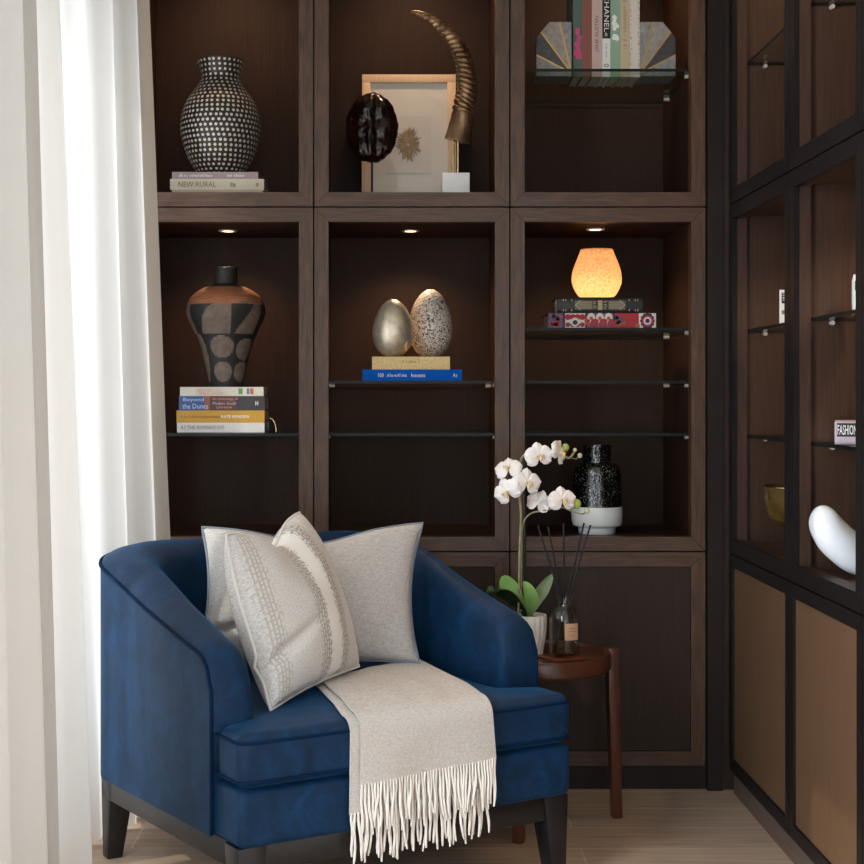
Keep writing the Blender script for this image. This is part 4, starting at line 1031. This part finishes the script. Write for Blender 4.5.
def cur(pts, n=5): 
    P = [Vector(p) for p in pts]; P = [P[0]*2-P[1]]+P+[P[-1]*2-P[-2]]; out = []
    for i in range(1, len(P)-2):
        for k in range(n):
            t = k/n; a, b, c, d = P[i-1:i+3]; out.append(.5*((2*b)+(c-a)*t+(2*a-5*b+4*c-d)*t*t+(3*b-a-3*c+d)*t**3))
    return out+[P[-2]]
MB().tube(cur([loc(518.5, 614), loc(519, 580), loc(520, 540), loc(521, 515), loc(519, 490, 4.24), loc(519, 468, 4.25), loc(526, 453, 4.27), loc(545, 449, 4.27), loc(560, 454, 4.27), loc(569, 458), loc(575, 451)]), .0033, 8).build('stem', stm, orc, smooth=60)
MB().tube(cur([loc(521, 612, 4.26), loc(521.5, 560, 4.26), loc(522.5, 527, 4.26), loc(530, 514), loc(545, 510.5), loc(560, 507), loc(572, 511), loc(582, 514), loc(587, 511)]), .0026, 8).build('stem', stm, orc, smooth=60)
MB().tube([loc(525, 613, 4.28), loc(524.5, 457, 4.28)], .004, 8).build('support_stake', M['blackwood'], orc, smooth=60)
pet = noisy('orchid_petal', [(.3, '#efe8e6'), (.7, '#f6f2ef')], 20, .6, Sheen_Weight=.2); lip = noisy('orchid_lip', [(.35, '#d9b765'), (.6, '#ecdfc0')], 120, .5)
def blossom(px, py, dia, face, roll=0, Y=4.23):
    c = loc(px, py, Y); R = dia*.55*Y/F
    fz = Vector(face).normalized(); fx = Vector((0, 0, 1)).cross(fz); fx = fx.normalized() if fx.length > .01 else Vector((1, 0, 0)); fy = fz.cross(fx)
    fx, fy = fx*math.cos(roll)+fy*math.sin(roll), fy*math.cos(roll)-fx*math.sin(roll)
    mb = MB()
    for ang, ln, w, lift in ((90, 1.0, .42, .0), (210, 1.0, .40, .0), (330, 1.0, .40, .0), (10, 1.05, .62, .12), (170, 1.05, .62, .12)):
        a = math.radians(ang); d = fx*math.cos(a)+fy*math.sin(a); s = fx*-math.sin(a)+fy*math.cos(a)
        for back in (0, 1):
            def fn(u, v):
                q_ = u*2-1; ww = w*R*math.sin(PI*min(1, .06+.94*v))**.55*(.35+.65*math.sin(PI/2*min(1, v*1.6)))
                return c+d*(R*ln*v)+s*(ww*q_)+fz*(R*(lift*.6+.22*v*v-.28*v*v*v-.16*(q_*q_)*(.3+v)+.03*math.sin(6*q_+ang))-back*.0012)
            mb.grid(fn, 8, 8)
    mb.uv = {}
    o = mb.build('blossom', pet, orc, smooth=80)
    mb = MB()
    mb.tube([c+fz*R*.05, c+fz*R*.32-fy*R*.08, c+fz*R*.42-fy*R*.30, c+fz*R*.30-fy*R*.46], [R*.12, R*.13, R*.11, R*.03], 10)
    for sg in (-1, 1): mb.tube([c+fz*R*.12, c+fz*R*.34+fx*sg*R*.22-fy*R*.04, c+fz*R*.42+fx*sg*R*.24+fy*R*.08], [R*.06, R*.08, R*.02], 8)
    mb.build('lip', lip, o, smooth=60)
for a in ((508, 468.5, 25, (-.35, -.8, .55), .2, 4.20), (507, 492, 27, (-.5, -.85, -.1), .5, 4.19), (527, 483, 28, (.35, -.95, .1), -.1, 4.19), (539, 456, 26, (.15, -1, .1), .15, 4.22), (559.5, 452.5, 25, (.85, -.5, .1), -.5, 4.23), (538, 502, 24, (-.3, .9, .25), .3, 4.24), (562.5, 500, 26, (.25, -.95, .2), .05, 4.22)): blossom(*a)
bud = noisy('orchid_bud', [(.3, '#8aa83f'), (.7, '#b6c66a')], 30, .5); budp = plain('pale_bud', '#c3c09c', .5)
for px, py, r, m in ((565.5, 447.5, 3.6, bud), (576.5, 504, 4.6, bud), (575, 450, 1.9, budp), (580, 455.5, 2.4, budp), (587, 511, 2.6, budp)):
    c = loc(px, py); r *= 4.25/F
    MB().lathe([(r*math.sin(PI*k/12)+.0002, -r*1.1*math.cos(PI*k/12)) for k in range(13)], c, 14).build('bud', m, orc, smooth=80)
MB().tube([loc(569, 458), loc(576, 459), loc(580, 456)], .0012, 6).build('stem', stm, orc, smooth=60)

# ------------------------------------------------------------------ daylight and added rear fill
def area(name, loc, rot, sx, sy, power, col):
    ld = bpy.data.lights.new(name, 'AREA'); ld.shape = 'RECTANGLE'; ld.size = sx; ld.size_y = sy; ld.energy = power; ld.color = col
    o = bpy.data.objects.new(name, ld); C.objects.link(o); o.location = loc; o.rotation_euler = rot; return o
area('daylight_curtained_window', (XL-.35, (W1[0]+W1[1])/2, 1.4), (0, -PI/2, 0), 2.5, 1.9, 39, (.95, .98, 1))
area('daylight_open_window', (XL-.35, (W2[0]+W2[1])/2, 1.4), (0, -PI/2, 0), 2.5, 1.9, 205, (.86, .94, 1))
area('added_rear_fill', (.3, YN-.35, 1.45), (PI/2, 0, 0), 2.1, 2.4, 50, (.88, .94, 1))  # fill lamp added behind the camera to brighten surfaces facing it
sd = bpy.data.lights.new('sun', 'SUN'); sd.energy = 1.7; sd.angle = .01; sd.color = (1, .95, .86)
so = bpy.data.objects.new('sun', sd); C.objects.link(so); so.rotation_euler = Vector((.62, .38, -.62)).to_track_quat('-Z', 'Y').to_euler()
w = bpy.data.worlds.new('sky'); sc.world = w; w.use_nodes = True
w.node_tree.nodes['Background'].inputs[0].default_value = (.75, .85, 1, 1); w.node_tree.nodes['Background'].inputs[1].default_value = .8

# ------------------------------------------------------------------ camera
cd = bpy.data.cameras.new('camera'); cam = bpy.data.objects.new('camera', cd); C.objects.link(cam)
cam.location = (0, 0, CAMH); cam.rotation_euler = (PI/2, 0, 0)
cd.sensor_width = 36; cd.lens = 36*F/864; cd.shift_x = (432-394)/864; cd.shift_y = -(432-395)/864
cd.clip_start = .05; sc.camera = cam
sc.view_settings.view_transform = 'Standard'; sc.view_settings.look = 'None'; sc.view_settings.gamma = 1; sc.view_settings.exposure = 0
sc.view_settings.use_curve_mapping = False
sc.cycles.use_denoising = True; sc.cycles.max_bounces = 10; sc.cycles.transparent_max_bounces = 16
